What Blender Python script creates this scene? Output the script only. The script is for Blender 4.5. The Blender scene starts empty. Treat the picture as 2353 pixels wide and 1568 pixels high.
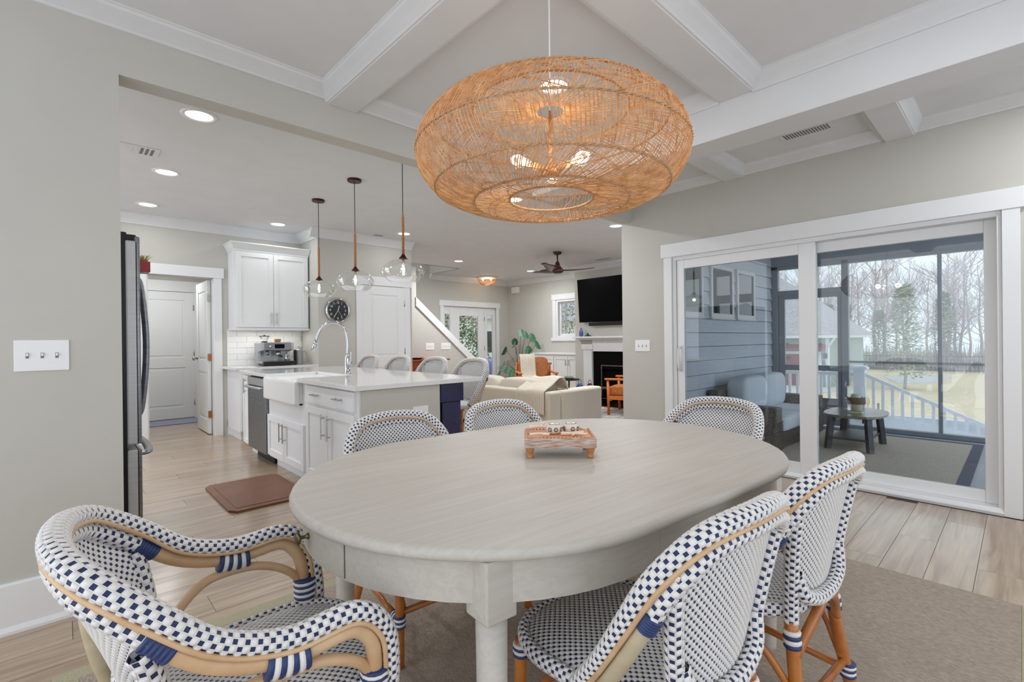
import bpy, bmesh, math, random
import numpy as np
from mathutils import Matrix, Vector
random.seed(7)
rng = np.random.default_rng(7)
SC = bpy.context.scene
COL = SC.collection

# ------------------------------------------------------------------ camera
F_PX, YAW, PITCH, ROLL, EYE = 1104.27, 0.755222333, 0.00170787965, 0.010790095, 1.2
_f = np.array([math.sin(YAW) * math.cos(PITCH), math.cos(YAW) * math.cos(PITCH), -math.sin(PITCH)])
_r0 = np.array([math.cos(YAW), -math.sin(YAW), 0.0])
_d0 = np.cross(_f, _r0)
_r = math.cos(ROLL) * _r0 + math.sin(ROLL) * _d0
_d = -math.sin(ROLL) * _r0 + math.cos(ROLL) * _d0
cam_d = bpy.data.cameras.new('camera')
cam_d.sensor_fit = 'HORIZONTAL'
cam_d.sensor_width = 36.0
cam_d.lens = F_PX / 2353 * 36.0
cam_d.clip_start = 0.02
cam_d.clip_end = 400
cam = bpy.data.objects.new('camera', cam_d)
COL.objects.link(cam)
cam.matrix_world = Matrix(((_r[0], -_d[0], -_f[0], 0), (_r[1], -_d[1], -_f[1], 0), (_r[2], -_d[2], -_f[2], EYE), (0, 0, 0, 1)))
SC.camera = cam

# ------------------------------------------------------------------ world, exposure
SC.view_settings.view_transform = 'Standard'
SC.view_settings.look = 'None'
SC.view_settings.gamma = 1.0
SC.view_settings.use_curve_mapping = False
SC.view_settings.exposure = 0.17
try:
    SC.cycles.use_denoising = True
    SC.cycles.max_bounces = 7
    SC.cycles.adaptive_threshold = 0.025
    SC.cycles.diffuse_bounces = 4
    SC.cycles.glossy_bounces = 4
    SC.cycles.transmission_bounces = 6
    SC.cycles.transparent_max_bounces = 24
    SC.cycles.caustics_reflective = False
    SC.cycles.caustics_refractive = False
    SC.cycles.sample_clamp_indirect = 6.0
except Exception:
    pass
SKY = 1.75
W = bpy.data.worlds.new('overcast_sky')
SC.world = W
W.use_nodes = True
nt = W.node_tree
nt.nodes.clear()
wo = nt.nodes.new('ShaderNodeOutputWorld')
bg = nt.nodes.new('ShaderNodeBackground')
tc = nt.nodes.new('ShaderNodeTexCoord')
ns = nt.nodes.new('ShaderNodeTexNoise')
ns.inputs['Scale'].default_value = 2.2
ns.inputs['Detail'].default_value = 5
cr = nt.nodes.new('ShaderNodeValToRGB')
cr.color_ramp.elements[0].position = 0.35
cr.color_ramp.elements[0].color = (0.75, 0.835, 0.97, 1)
cr.color_ramp.elements[1].position = 0.65
cr.color_ramp.elements[1].color = (0.95, 0.965, 1.0, 1)
bg.inputs['Strength'].default_value = SKY
nt.links.new(tc.outputs['Generated'], ns.inputs['Vector'])
nt.links.new(ns.outputs['Fac'], cr.inputs['Fac'])
nt.links.new(cr.outputs['Color'], bg.inputs['Color'])
nt.links.new(bg.outputs['Background'], wo.inputs['Surface'])

DOWNLIGHT_W = 8.0

# ------------------------------------------------------------------ materials
def srgb(r, g=None, b=None):
    if g is None:
        r, g, b = r
    o = []
    for c in (r, g, b):
        c = c / 255.0
        o.append(c / 12.92 if c <= 0.04045 else ((c + 0.055) / 1.055) ** 2.4)
    return (*o, 1.0)

def new_mat(name):
    m = bpy.data.materials.new(name)
    m.use_nodes = True
    return m, m.node_tree, m.node_tree.nodes['Principled BSDF']

def mk(name, c1, c2=None, scale=(8, 8, 8), detail=4.0, rough=0.5, metal=0.0, spec=0.5, bump=0.0, bump_dist=0.002, coat=0.0,
       contrast=(0.3, 0.7), rand=0.0, distort=0.0, sheen=0.0, coord='Object'):
    """Principled material: noise between two colours along a stretched object space, optional bump and per-object value shift"""
    m, t, p = new_mat(name)
    p.inputs['Roughness'].default_value = rough
    p.inputs['Metallic'].default_value = metal
    p.inputs['Specular IOR Level'].default_value = spec
    if coat:
        p.inputs['Coat Weight'].default_value = coat
        p.inputs['Coat Roughness'].default_value = 0.18
    if sheen:
        p.inputs['Sheen Weight'].default_value = sheen
    if c2 is None and not bump:
        p.inputs['Base Color'].default_value = srgb(c1)
        return m
    co = t.nodes.new('ShaderNodeTexCoord')
    mp = t.nodes.new('ShaderNodeMapping')
    mp.inputs['Scale'].default_value = scale
    nz = t.nodes.new('ShaderNodeTexNoise')
    nz.inputs['Scale'].default_value = 1.0
    nz.inputs['Detail'].default_value = detail
    nz.inputs['Distortion'].default_value = distort
    t.links.new(co.outputs[coord], mp.inputs['Vector'])
    t.links.new(mp.outputs['Vector'], nz.inputs['Vector'])
    oi = None
    if rand:
        oi = t.nodes.new('ShaderNodeObjectInfo')
        mm = t.nodes.new('ShaderNodeMath')
        mm.operation = 'MULTIPLY'
        mm.inputs[1].default_value = 37.0
        cb = t.nodes.new('ShaderNodeCombineXYZ')
        t.links.new(oi.outputs['Random'], mm.inputs[0])
        for k in range(3):
            t.links.new(mm.outputs[0], cb.inputs[k])
        t.links.new(cb.outputs[0], mp.inputs['Location'])
    rp = t.nodes.new('ShaderNodeValToRGB')
    rp.color_ramp.elements[0].position = contrast[0]
    rp.color_ramp.elements[1].position = contrast[1]
    rp.color_ramp.elements[0].color = srgb(c1)
    rp.color_ramp.elements[1].color = srgb(c2 or c1)
    t.links.new(nz.outputs['Fac'], rp.inputs['Fac'])
    out = rp.outputs['Color']
    if rand:
        hs = t.nodes.new('ShaderNodeHueSaturation')
        mr = t.nodes.new('ShaderNodeMapRange')
        mr.inputs['To Min'].default_value = 1 - rand
        mr.inputs['To Max'].default_value = 1 + rand
        t.links.new(oi.outputs['Random'], mr.inputs['Value'])
        t.links.new(mr.outputs[0], hs.inputs['Value'])
        t.links.new(out, hs.inputs['Color'])
        out = hs.outputs['Color']
    t.links.new(out, p.inputs['Base Color'])
    if bump:
        bp = t.nodes.new('ShaderNodeBump')
        bp.inputs['Strength'].default_value = bump
        bp.inputs['Distance'].default_value = bump_dist
        t.links.new(nz.outputs['Fac'], bp.inputs['Height'])
        t.links.new(bp.outputs['Normal'], p.inputs['Normal'])
    return m

def emit(name, col, s):
    m, t, p = new_mat(name)
    p.inputs['Base Color'].default_value = srgb(col)
    p.inputs['Emission Color'].default_value = srgb(col)
    p.inputs['Emission Strength'].default_value = s
    return m

def glass(name, tint=(255, 255, 255), refl=1.0, rough=0.0, edge=0.0):
    """thin sheet of glass: clear transmission with a Fresnel reflection"""
    m = bpy.data.materials.new(name)
    m.use_nodes = True
    t = m.node_tree
    t.nodes.clear()
    o = t.nodes.new('ShaderNodeOutputMaterial')
    tr = t.nodes.new('ShaderNodeBsdfTransparent')
    tr.inputs['Color'].default_value = srgb(tint)
    gl = t.nodes.new('ShaderNodeBsdfGlossy')
    gl.inputs['Roughness'].default_value = rough
    gl.inputs['Color'].default_value = (1, 1, 1, 1)
    fr = t.nodes.new('ShaderNodeFresnel')
    fr.inputs['IOR'].default_value = 1.45
    mu = t.nodes.new('ShaderNodeMath')
    mu.operation = 'MULTIPLY_ADD'
    mu.inputs[1].default_value = refl
    mu.inputs[2].default_value = edge
    mu.use_clamp = True
    mx = t.nodes.new('ShaderNodeMixShader')
    t.links.new(fr.outputs[0], mu.inputs[0])
    t.links.new(mu.outputs[0], mx.inputs[0])
    t.links.new(tr.outputs[0], mx.inputs[1])
    t.links.new(gl.outputs[0], mx.inputs[2])
    t.links.new(mx.outputs[0], o.inputs['Surface'])
    return m

M = {}
M['wall'] = mk('wall_paint', (195, 193, 185), (198, 196, 188), scale=(3, 3, 3), rough=0.75, spec=0.25, bump=0.04, bump_dist=0.0008)
M['ceil'] = mk('ceiling_paint', (218, 219, 219), (222, 223, 223), scale=(4, 4, 4), rough=0.8, spec=0.2)
M['trim'] = mk('trim_enamel', (232, 233, 233), rough=0.38, spec=0.45)
M['cab'] = mk('cabinet_enamel', (234, 235, 235), rough=0.35, spec=0.45)
M['plank'] = mk('oak_plank', (150, 125, 101), (192, 170, 145), scale=(1.6, 26, 26), detail=7, rough=0.28, spec=0.6, bump=0.05, bump_dist=0.0006,
                rand=0.10, distort=0.9, contrast=(0.28, 0.72), coat=0.6)
M['gap'] = mk('floor_joint', (88, 70, 56), rough=0.8)
M['quartz'] = mk('white_quartz', (236, 236, 235), (229, 229, 228), scale=(5, 5, 5), rough=0.07, spec=0.8, coat=0.6)
M['tile'] = mk('glazed_tile', (236, 236, 233), rough=0.12, spec=0.6)
M['grout'] = mk('tile_grout', (205, 204, 200), rough=0.9)
M['steel'] = mk('brushed_steel', (172, 174, 177), (190, 192, 194), scale=(4, 4, 120), rough=0.36, metal=0.75)
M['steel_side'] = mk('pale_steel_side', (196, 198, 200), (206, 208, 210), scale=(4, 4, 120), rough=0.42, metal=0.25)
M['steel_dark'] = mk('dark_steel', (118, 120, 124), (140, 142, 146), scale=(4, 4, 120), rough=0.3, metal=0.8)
M['nickel'] = mk('satin_nickel', (176, 176, 174), rough=0.25, metal=1.0)
M['chrome'] = mk('chrome', (205, 207, 210), rough=0.08, metal=1.0)
M['black'] = mk('black_plastic', (16, 16, 17), rough=0.4, spec=0.4)
M['blackgloss'] = mk('black_screen', (3, 3, 4), rough=0.25, spec=0.08)
M['blackmatte'] = mk('black_soot', (8, 8, 8), rough=0.85, spec=0.1)
M['ceramic'] = mk('white_fireclay', (238, 238, 236), rough=0.12, spec=0.6, coat=0.4)
M['plate'] = mk('white_plastic_plate', (240, 240, 240), rough=0.3)
M['slot'] = mk('outlet_slot_grey', (120, 120, 120), rough=0.5)
M['tablewood'] = mk('whitewashed_oak', (186, 180, 170), (200, 195, 186), scale=(2.0, 46, 46), detail=8, rough=0.5, spec=0.35, bump=0.1, bump_dist=0.0006,
                    distort=1.4, contrast=(0.25, 0.75))
M['rattan'] = mk('pale_rattan', (194, 154, 112), (218, 186, 148), scale=(9, 9, 14), detail=3, rough=0.42, spec=0.45)
M['rattan_grey'] = mk('greyed_rattan', (176, 162, 132), (204, 192, 164), scale=(9, 9, 14), detail=3, rough=0.42, spec=0.45)
M['rattan_shaded'] = mk('shaded_rattan', (148, 78, 28), (196, 122, 52), scale=(9, 9, 12), detail=4, rough=0.3, spec=0.55, coat=0.3)  # amber cast of shading on the lower chair parts, put into the colour
M['weave_w'] = mk('white_weave', (230, 228, 224), rough=0.42, spec=0.4)
M['weave_b'] = mk('navy_weave', (38, 50, 88), rough=0.5, spec=0.35)
M['wrap_b'] = mk('navy_wrap', (44, 60, 104), rough=0.4, spec=0.4)
M['shade'] = mk('natural_cane', (196, 136, 84), (238, 186, 132), scale=(30, 30, 30), rough=0.55, spec=0.3)
M['shade_ring'] = mk('cane_ring', (178, 134, 94), (204, 164, 122), scale=(60, 60, 60), rough=0.6)
M['bulb'] = emit('warm_bulb', (255, 216, 160), 9.0)
M['lens'] = emit('downlight_lens', (255, 252, 244), 6.0)
M['globe'] = glass('clear_globe', (250, 252, 252), refl=0.45, edge=0.012)
def screen_mat():
    m = bpy.data.materials.new('insect_screen')
    m.use_nodes = True
    t = m.node_tree
    t.nodes.clear()
    o = t.nodes.new('ShaderNodeOutputMaterial')
    tr = t.nodes.new('ShaderNodeBsdfTransparent')
    df = t.nodes.new('ShaderNodeBsdfDiffuse')
    df.inputs['Color'].default_value = srgb(214, 216, 222)
    tl = t.nodes.new('ShaderNodeBsdfTranslucent')
    tl.inputs['Color'].default_value = srgb(214, 216, 222)
    a = t.nodes.new('ShaderNodeMixShader')
    b = t.nodes.new('ShaderNodeMixShader')
    a.inputs[0].default_value = 0.5
    b.inputs[0].default_value = 0.22
    t.links.new(df.outputs[0], a.inputs[1])
    t.links.new(tl.outputs[0], a.inputs[2])
    t.links.new(tr.outputs[0], b.inputs[1])
    t.links.new(a.outputs[0], b.inputs[2])
    t.links.new(b.outputs[0], o.inputs['Surface'])
    return m
M['screen'] = screen_mat()
M['pane'] = glass('window_pane', (240, 246, 246), refl=1.0)
M['bronze'] = mk('oil_bronze', (52, 26, 16), (78, 40, 24), scale=(20, 20, 20), rough=0.35, metal=0.6)
M['jute'] = mk('jute_cord', (150, 96, 56), (186, 132, 84), scale=(40, 40, 240), rough=0.8, bump=0.6, bump_dist=0.002)
M['cord_black'] = mk('black_cord', (20, 18, 18), rough=0.6)
M['cord_white'] = mk('white_cord', (230, 230, 230), rough=0.5)
M['rug'] = mk('woven_rug', (150, 136, 122), (186, 173, 158), scale=(600, 60, 60), detail=2, rough=0.95, spec=0.1, bump=0.8, bump_dist=0.003, contrast=(0.35, 0.65))
M['rug_edge'] = mk('seagrass_edge', (158, 153, 124), (184, 179, 152), scale=(260, 260, 60), rough=0.9, bump=0.7, bump_dist=0.003)
M['mat_brown'] = mk('brown_rubber', (116, 74, 52), (128, 84, 60), scale=(6, 6, 6), rough=0.45, spec=0.4)
M['mat_blue'] = mk('blue_doormat', (118, 124, 158), (164, 166, 186), scale=(60, 60, 60), rough=0.95)
M['navy_gloss'] = mk('navy_lacquer', (10, 12, 58), (22, 20, 84), scale=(3, 3, 3), rough=0.15, spec=0.6, coat=0.5)
M['sofa'] = mk('oatmeal_linen', (204, 195, 178), (214, 206, 190), scale=(180, 180, 180), rough=0.95, spec=0.15, bump=0.25, bump_dist=0.001, sheen=0.2)
M['knit'] = mk('cream_knit', (206, 196, 178), (224, 215, 198), scale=(60, 160, 160), rough=0.95, spec=0.1, bump=0.8, bump_dist=0.006)
M['leather'] = mk('tan_leather', (164, 92, 34), (186, 112, 50), scale=(20, 20, 20), rough=0.45, spec=0.4)
M['teak'] = mk('orange_teak', (186, 92, 34), (210, 120, 56), scale=(4, 40, 40), rough=0.4)
M['redwood'] = mk('red_cherry', (140, 52, 24), (168, 74, 40), scale=(4, 40, 40), rough=0.35)
M['fanwood'] = mk('fan_walnut', (48, 20, 14), (84, 36, 24), scale=(8, 30, 30), rough=0.35, coat=0.3)
M['leaf'] = mk('monstera_leaf', (44, 92, 62), (84, 134, 96), scale=(9, 9, 9), rough=0.4, spec=0.5, rand=0.15)
M['stem'] = mk('plant_stem', (74, 66, 46), (92, 96, 62), scale=(20, 20, 20), rough=0.6)
M['terracotta'] = mk('pot_clay', (176, 120, 88), (188, 134, 100), scale=(20, 20, 20), rough=0.8)
M['siding'] = mk('grey_blue_siding', (184, 189, 200), (192, 197, 208), scale=(4, 4, 50), rough=0.7, spec=0.3, bump=0.1, bump_dist=0.001)
M['siding_trim'] = mk('grey_porch_trim', (138, 142, 152), (144, 148, 158), scale=(8, 8, 8), rough=0.6)
M['winframe'] = mk('white_vinyl_frame', (205, 205, 208), rough=0.4)
M['winglass'] = mk('dark_window_glass', (30, 36, 36), rough=0.03, spec=0.6)
M['porchrug'] = mk('porch_sisal', (166, 154, 142), (188, 176, 162), scale=(30, 200, 60), rough=0.95, bump=0.5, bump_dist=0.003)
M['porchfloor'] = mk('porch_boards', (150, 152, 158), (162, 164, 170), scale=(2, 30, 30), rough=0.6)
M['navyband'] = mk('rug_binding', (70, 76, 96), rough=0.9)
M['wicker'] = mk('dark_wicker', (58, 50, 47), (112, 102, 96), scale=(90, 90, 60), rough=0.55, bump=1.0, bump_dist=0.006, contrast=(0.42, 0.6))
M['wicker_strand'] = mk('brown_wicker_strand', (58, 48, 44), (74, 64, 58), scale=(40, 40, 40), rough=0.5)
M['cushion'] = mk('grey_outdoor_canvas', (196, 202, 212), (206, 212, 222), scale=(120, 120, 120), rough=0.9, bump=0.15, bump_dist=0.001)
M['darkwood'] = mk('charcoal_stained_wood', (40, 44, 52), (58, 62, 70), scale=(6, 40, 40), rough=0.4)
M['tabletop_porch'] = mk('brown_table_top', (98, 84, 76), (128, 112, 100), scale=(4, 40, 40), rough=0.2, spec=0.6, coat=0.4)
M['wax'] = mk('cream_wax', (232, 224, 200), rough=0.6)
M['woodband'] = mk('brown_wood_band', (98, 72, 54), (120, 90, 68), scale=(10, 10, 60), rough=0.6)
M['railwhite'] = mk('white_railing', (222, 228, 238), rough=0.5)
M['lawn'] = mk('dormant_grass', (214, 194, 158), (228, 210, 176), scale=(2.2, 2.2, 2.2), detail=8, rough=1.0, spec=0.05, bump=0.4, bump_dist=0.03)
M['gravel'] = mk('pale_drive', (196, 192, 188), (212, 208, 204), scale=(4, 4, 4), rough=0.95)
M['bark'] = mk('grey_bark', (176, 166, 166), (206, 198, 198), scale=(2, 2, 1), rough=0.9, rand=0.2)
M['twig'] = mk('winter_twigs', (186, 170, 172), (208, 194, 196), scale=(2, 2, 2), rough=0.95, rand=0.2)
M['evergreen'] = mk('pine_green', (128, 146, 112), (172, 184, 140), scale=(3, 3, 3), rough=0.9, rand=0.2)
M['olive'] = mk('hedge_leaf', (84, 104, 68), (138, 150, 108), scale=(9, 9, 9), rough=0.8, rand=0.2)
M['sage'] = mk('sage_siding', (152, 168, 158), (160, 176, 166), scale=(3, 3, 40), rough=0.8)
M['shingle'] = mk('grey_shingle', (150, 144, 148), (186, 180, 184), scale=(6, 6, 18), rough=0.95)
M['maroon'] = mk('maroon_door', (124, 46, 48), (136, 54, 56), scale=(6, 6, 6), rough=0.6)
M['bluegrey_house'] = mk('pale_house_wall', (214, 214, 214), (224, 224, 224), scale=(3, 3, 40), rough=0.8)
M['red'] = mk('red_lacquer', (150, 8, 8), (176, 16, 14), scale=(30, 30, 30), rough=0.3, spec=0.5)
M['straw'] = mk('dry_straw', (196, 160, 84), (176, 186, 110), scale=(60, 60, 60), rough=0.8)
M['copper'] = mk('copper_hinge', (178, 118, 78), rough=0.35, metal=0.8)
M['brass'] = mk('antique_brass', (120, 112, 84), rough=0.35, metal=1.0)
M['coral'] = mk('bleached_coral', (232, 206, 178), (240, 224, 204), scale=(40, 40, 40), rough=0.7)
M['traywood'] = mk('whitewashed_carved_wood', (176, 134, 108), (206, 194, 186), scale=(24, 24, 220), detail=8, rough=0.75, bump=0.6, bump_dist=0.002, contrast=(0.4, 0.6))
M['traytop'] = mk('peach_wood', (206, 146, 106), (220, 164, 126), scale=(12, 40, 40), rough=0.6)
M['trayleg'] = mk('turned_honey_wood', (176, 112, 58), (204, 146, 96), scale=(30, 30, 30), rough=0.5)
M['pottery'] = mk('cream_pottery', (228, 214, 194), rough=0.25, spec=0.5)
M['cobalt'] = mk('cobalt_glaze', (22, 24, 66), rough=0.25, spec=0.5)
M['dial'] = mk('black_clock_dial', (22, 22, 24), rough=0.4)
M['white_print'] = mk('white_print', (235, 235, 235), rough=0.6)
M['bluevase'] = mk('blue_glass_vase', (62, 78, 140), (90, 104, 168), scale=(30, 30, 30), rough=0.2)
M['greenglass'] = mk('green_glass', (20, 84, 66), rough=0.15)
M['logs'] = mk('fire_log', (60, 44, 36), (140, 84, 56), scale=(20, 20, 20), rough=0.9)
M['hearthtrim'] = mk('hearth_oak_trim', (168, 112, 74), rough=0.4)
M['rugliv'] = mk('striped_living_rug', (120, 114, 112), (196, 190, 184), scale=(2, 46, 2), detail=1, rough=0.95, contrast=(0.46, 0.54))
M['ventgrey'] = mk('vent_shadow_grey', (120, 122, 124), rough=0.7)
M['led'] = emit('under_cabinet_led', (255, 250, 240), 4.0)

# ------------------------------------------------------------------ mesh helpers
class MB:
    def __init__(self):
        self.v, self.f, self.m, self.n = [], [], [], 0

    def add(self, verts, faces, mi=0):
        verts = np.asarray(verts, float).reshape(-1, 3)
        self.v.append(verts)
        o = self.n
        for k, f in enumerate(faces):
            self.f.append(tuple(int(i) + o for i in f))
        if isinstance(mi, int):
            self.m += [mi] * len(faces)
        else:
            self.m += list(mi)
        self.n += len(verts)
        return self

    def box(self, x0, x1, y0, y1, z0, z1, mi=0):
        v = [(x, y, z) for z in (z0, z1) for y in (y0, y1) for x in (x0, x1)]
        return self.add(v, [(0, 2, 3, 1), (4, 5, 7, 6), (0, 1, 5, 4), (2, 6, 7, 3), (0, 4, 6, 2), (1, 3, 7, 5)], mi)

    def prism(self, poly, axis, a, b, mi=0):
        """extrude a 2D polygon along an axis from a to b ('x': (y,z), 'y': (x,z), 'z': (x,y))"""
        n = len(poly)
        def pt(p, t):
            return {'x': (t, p[0], p[1]), 'y': (p[0], t, p[1]), 'z': (p[0], p[1], t)}[axis]
        v = [pt(p, a) for p in poly] + [pt(p, b) for p in poly]
        f = [tuple(range(n))[::-1], tuple(range(n, 2 * n))] + [(i, (i + 1) % n, n + (i + 1) % n, n + i) for i in range(n)]
        return self.add(v, f, mi)

    def tube(self, pts, r, n=8, mi=0, caps=True, mats=None, sq=1.0):
        pts = np.asarray(pts, float)
        k = len(pts)
        r = np.full(k, r) if np.isscalar(r) else np.asarray(r, float)
        T = np.gradient(pts, axis=0)
        T /= np.linalg.norm(T, axis=1, keepdims=True) + 1e-12
        a = np.array([0, 0, 1.0]) if abs(T[0][2]) < 0.9 else np.array([1.0, 0, 0])
        N = np.zeros_like(pts)
        nv = a - T[0] * a.dot(T[0])
        nv /= np.linalg.norm(nv)
        for i in range(k):
            nv = nv - T[i] * nv.dot(T[i])
            nv /= np.linalg.norm(nv) + 1e-12
            N[i] = nv
        B = np.cross(T, N)
        ang = np.linspace(0, 2 * math.pi, n, endpoint=False)
        V = pts[:, None] + r[:, None, None] * (np.cos(ang)[None, :, None] * N[:, None] + sq * np.sin(ang)[None, :, None] * B[:, None])
        f, mm = [], []
        for i in range(k - 1):
            for j in range(n):
                f.append((i * n + j, i * n + (j + 1) % n, (i + 1) * n + (j + 1) % n, (i + 1) * n + j))
                mm.append(mats[i] if mats else mi)
        if caps:
            f.append(tuple(range(n))[::-1])
            f.append(tuple((k - 1) * n + j for j in range(n)))
            mm += [mats[0] if mats else mi, mats[-1] if mats else mi]
        return self.add(V.reshape(-1, 3), f, mm)

    def lathe(self, prof, n=24, c=(0, 0, 0), mi=0, caps=True, axis='z'):
        k = len(prof)
        v = []
        for r, z in prof:
            for j in range(n):
                t = 2 * math.pi * j / n
                p = (r * math.cos(t), r * math.sin(t), z)
                if axis == 'x':
                    p = (p[2], p[0], p[1])
                elif axis == 'y':
                    p = (p[0], p[2], p[1])
                v.append((p[0] + c[0], p[1] + c[1], p[2] + c[2]))
        f = [(i * n + j, i * n + (j + 1) % n, (i + 1) * n + (j + 1) % n, (i + 1) * n + j) for i in range(k - 1) for j in range(n)]
        if caps:
            f += [tuple(range(n))[::-1], tuple((k - 1) * n + j for j in range(n))]
        return self.add(v, f, mi)

    def grid(self, P, mi=0, closed=False):
        """P: (a, b, 3) array of surface points"""
        P = np.asarray(P, float)
        a, b = P.shape[:2]
        f = []
        for i in range(a - 1):
            for j in range(b if closed else b - 1):
                j2 = (j + 1) % b
                f.append((i * b + j, i * b + j2, (i + 1) * b + j2, (i + 1) * b + j))
        return self.add(P.reshape(-1, 3), f, mi)

    def cushion(self, x0, x1, y0, y1, z0, z1, e=0.35, n=14, mi=0, puff=0.0):
        """a soft rounded block (superellipsoid) filling the bounds"""
        u = np.linspace(-math.pi / 2, math.pi / 2, n)
        w = np.linspace(-math.pi, math.pi, 2 * n, endpoint=False)
        def pw(t, q):
            return np.sign(t) * np.abs(t) ** q
        U, Wg = np.meshgrid(u, w, indexing='ij')
        X = pw(np.cos(U), e) * pw(np.cos(Wg), e)
        Y = pw(np.cos(U), e) * pw(np.sin(Wg), e)
        Z = pw(np.sin(U), e * 1.3)
        P = np.stack([(x0 + x1) / 2 + X * (x1 - x0) / 2, (y0 + y1) / 2 + Y * (y1 - y0) / 2, (z0 + z1) / 2 + Z * (z1 - z0) / 2 * (1 + puff * (1 - X * X) * (1 - Y * Y))], -1)
        return self.grid(P, mi, closed=True)

    def xf(self, rotz=0.0, t=(0, 0, 0), k=0):
        c, s = math.cos(rotz), math.sin(rotz)
        for i in range(k, len(self.v)):
            v = self.v[i]
            self.v[i] = np.stack([v[:, 0] * c - v[:, 1] * s + t[0], v[:, 0] * s + v[:, 1] * c + t[1], v[:, 2] + t[2]], -1)
        return self

    def build(self, name, mats, parent=None, smooth=False, bevel=0.0, seg=2, local=False, sub=0):
        V = np.concatenate(self.v) if self.v else np.zeros((0, 3))
        if not isinstance(mats, (list, tuple)):
            mats = [mats]
        me = bpy.data.meshes.new(name)
        if parent is None:
            base = np.array([(V[:, 0].min() + V[:, 0].max()) / 2, (V[:, 1].min() + V[:, 1].max()) / 2, V[:, 2].min()])
            V = V - base
        elif not local:
            o, off = parent, np.zeros(3)
            while o is not None:
                off += np.array(o.location)
                o = o.parent
            V = V - off
        me.from_pydata(V.tolist(), [], self.f)
        for m in mats:
            me.materials.append(M[m] if isinstance(m, str) else m)
        if len(mats) > 1:
            me.polygons.foreach_set('material_index', self.m)
        if smooth:
            me.polygons.foreach_set('use_smooth', [True] * len(me.polygons))
        me.update()
        ob = bpy.data.objects.new(name, me)
        COL.objects.link(ob)
        if parent is None:
            ob.location = base
        else:
            ob.parent = parent
        if bevel:
            b = ob.modifiers.new('Bevel', 'BEVEL')
            b.width = bevel
            b.segments = seg
            b.limit_method = 'ANGLE'
            b.angle_limit = math.radians(40)
        if sub:
            s = ob.modifiers.new('Subdivision', 'SUBSURF')
            s.levels = s.render_levels = sub
        return ob

def thing(name, label, cat, loc=(0, 0, 0), rotz=0.0, group=None):
    o = bpy.data.objects.new(name, None)
    COL.objects.link(o)
    o.empty_display_size = 0.1
    o.location = loc
    o.rotation_euler = (0, 0, rotz)
    o['label'] = label
    o['category'] = cat
    if group:
        o['group'] = group
    return o

def tag(o, label, cat, group=None):
    o['label'] = label
    o['category'] = cat
    if group:
        o['group'] = group
    return o

def struct(o, label=None):
    o['kind'] = 'structure'
    if label:
        o['label'] = label
    return o

def sempty(name, loc=(0, 0, 0), label=None):
    o = bpy.data.objects.new(name, None)
    COL.objects.link(o)
    o.location = loc
    return struct(o, label)

def dup(root, loc, rotz, label=None, group=None):
    def cp(o, parent):
        c = o.copy()
        COL.objects.link(c)
        c.parent = parent
        for ch in list(o.children):
            cp(ch, c)
        return c
    r = cp(root, None)
    r.location = loc
    r.rotation_euler = (0, 0, rotz)
    if label:
        r['label'] = label
    if group:
        r['group'] = group
    return r

def crom(pts, n=8):
    """Catmull-Rom curve through the points"""
    P = np.asarray(pts, float)
    P = np.vstack([2 * P[0] - P[1], P, 2 * P[-1] - P[-2]])
    out = []
    t = np.linspace(0, 1, n, endpoint=False)[:, None]
    for i in range(1, len(P) - 2):
        a, b, c, d = P[i - 1], P[i], P[i + 1], P[i + 2]
        out.append(0.5 * (2 * b + (c - a) * t + (2 * a - 5 * b + 4 * c - d) * t * t + (3 * b - a - 3 * c + d) * t ** 3))
    out.append(P[-2][None])
    return np.vstack(out)

def resample(P, n):
    s = np.r_[0, np.cumsum(np.linalg.norm(np.diff(P, axis=0), axis=1))]
    q = np.linspace(0, s[-1], n)
    return np.stack([np.interp(q, s, P[:, k]) for k in range(3)], -1)

def frames(P, up=(0, 0, 1)):
    T = np.gradient(P, axis=0)
    T /= np.linalg.norm(T, axis=1, keepdims=True)
    up = np.asarray(up, float)
    if up.ndim == 1:
        up = np.tile(up, (len(P), 1))
    N = up - T * (up * T).sum(1, keepdims=True)
    N /= np.linalg.norm(N, axis=1, keepdims=True) + 1e-9
    return T, N, np.cross(T, N)

def lerp_rows(A, u):
    x = u * (len(A) - 1)
    i = np.clip(np.floor(x).astype(int), 0, len(A) - 2)
    w = (x - i)[..., None]
    return A[i] * (1 - w) + A[i + 1] * w

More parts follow.
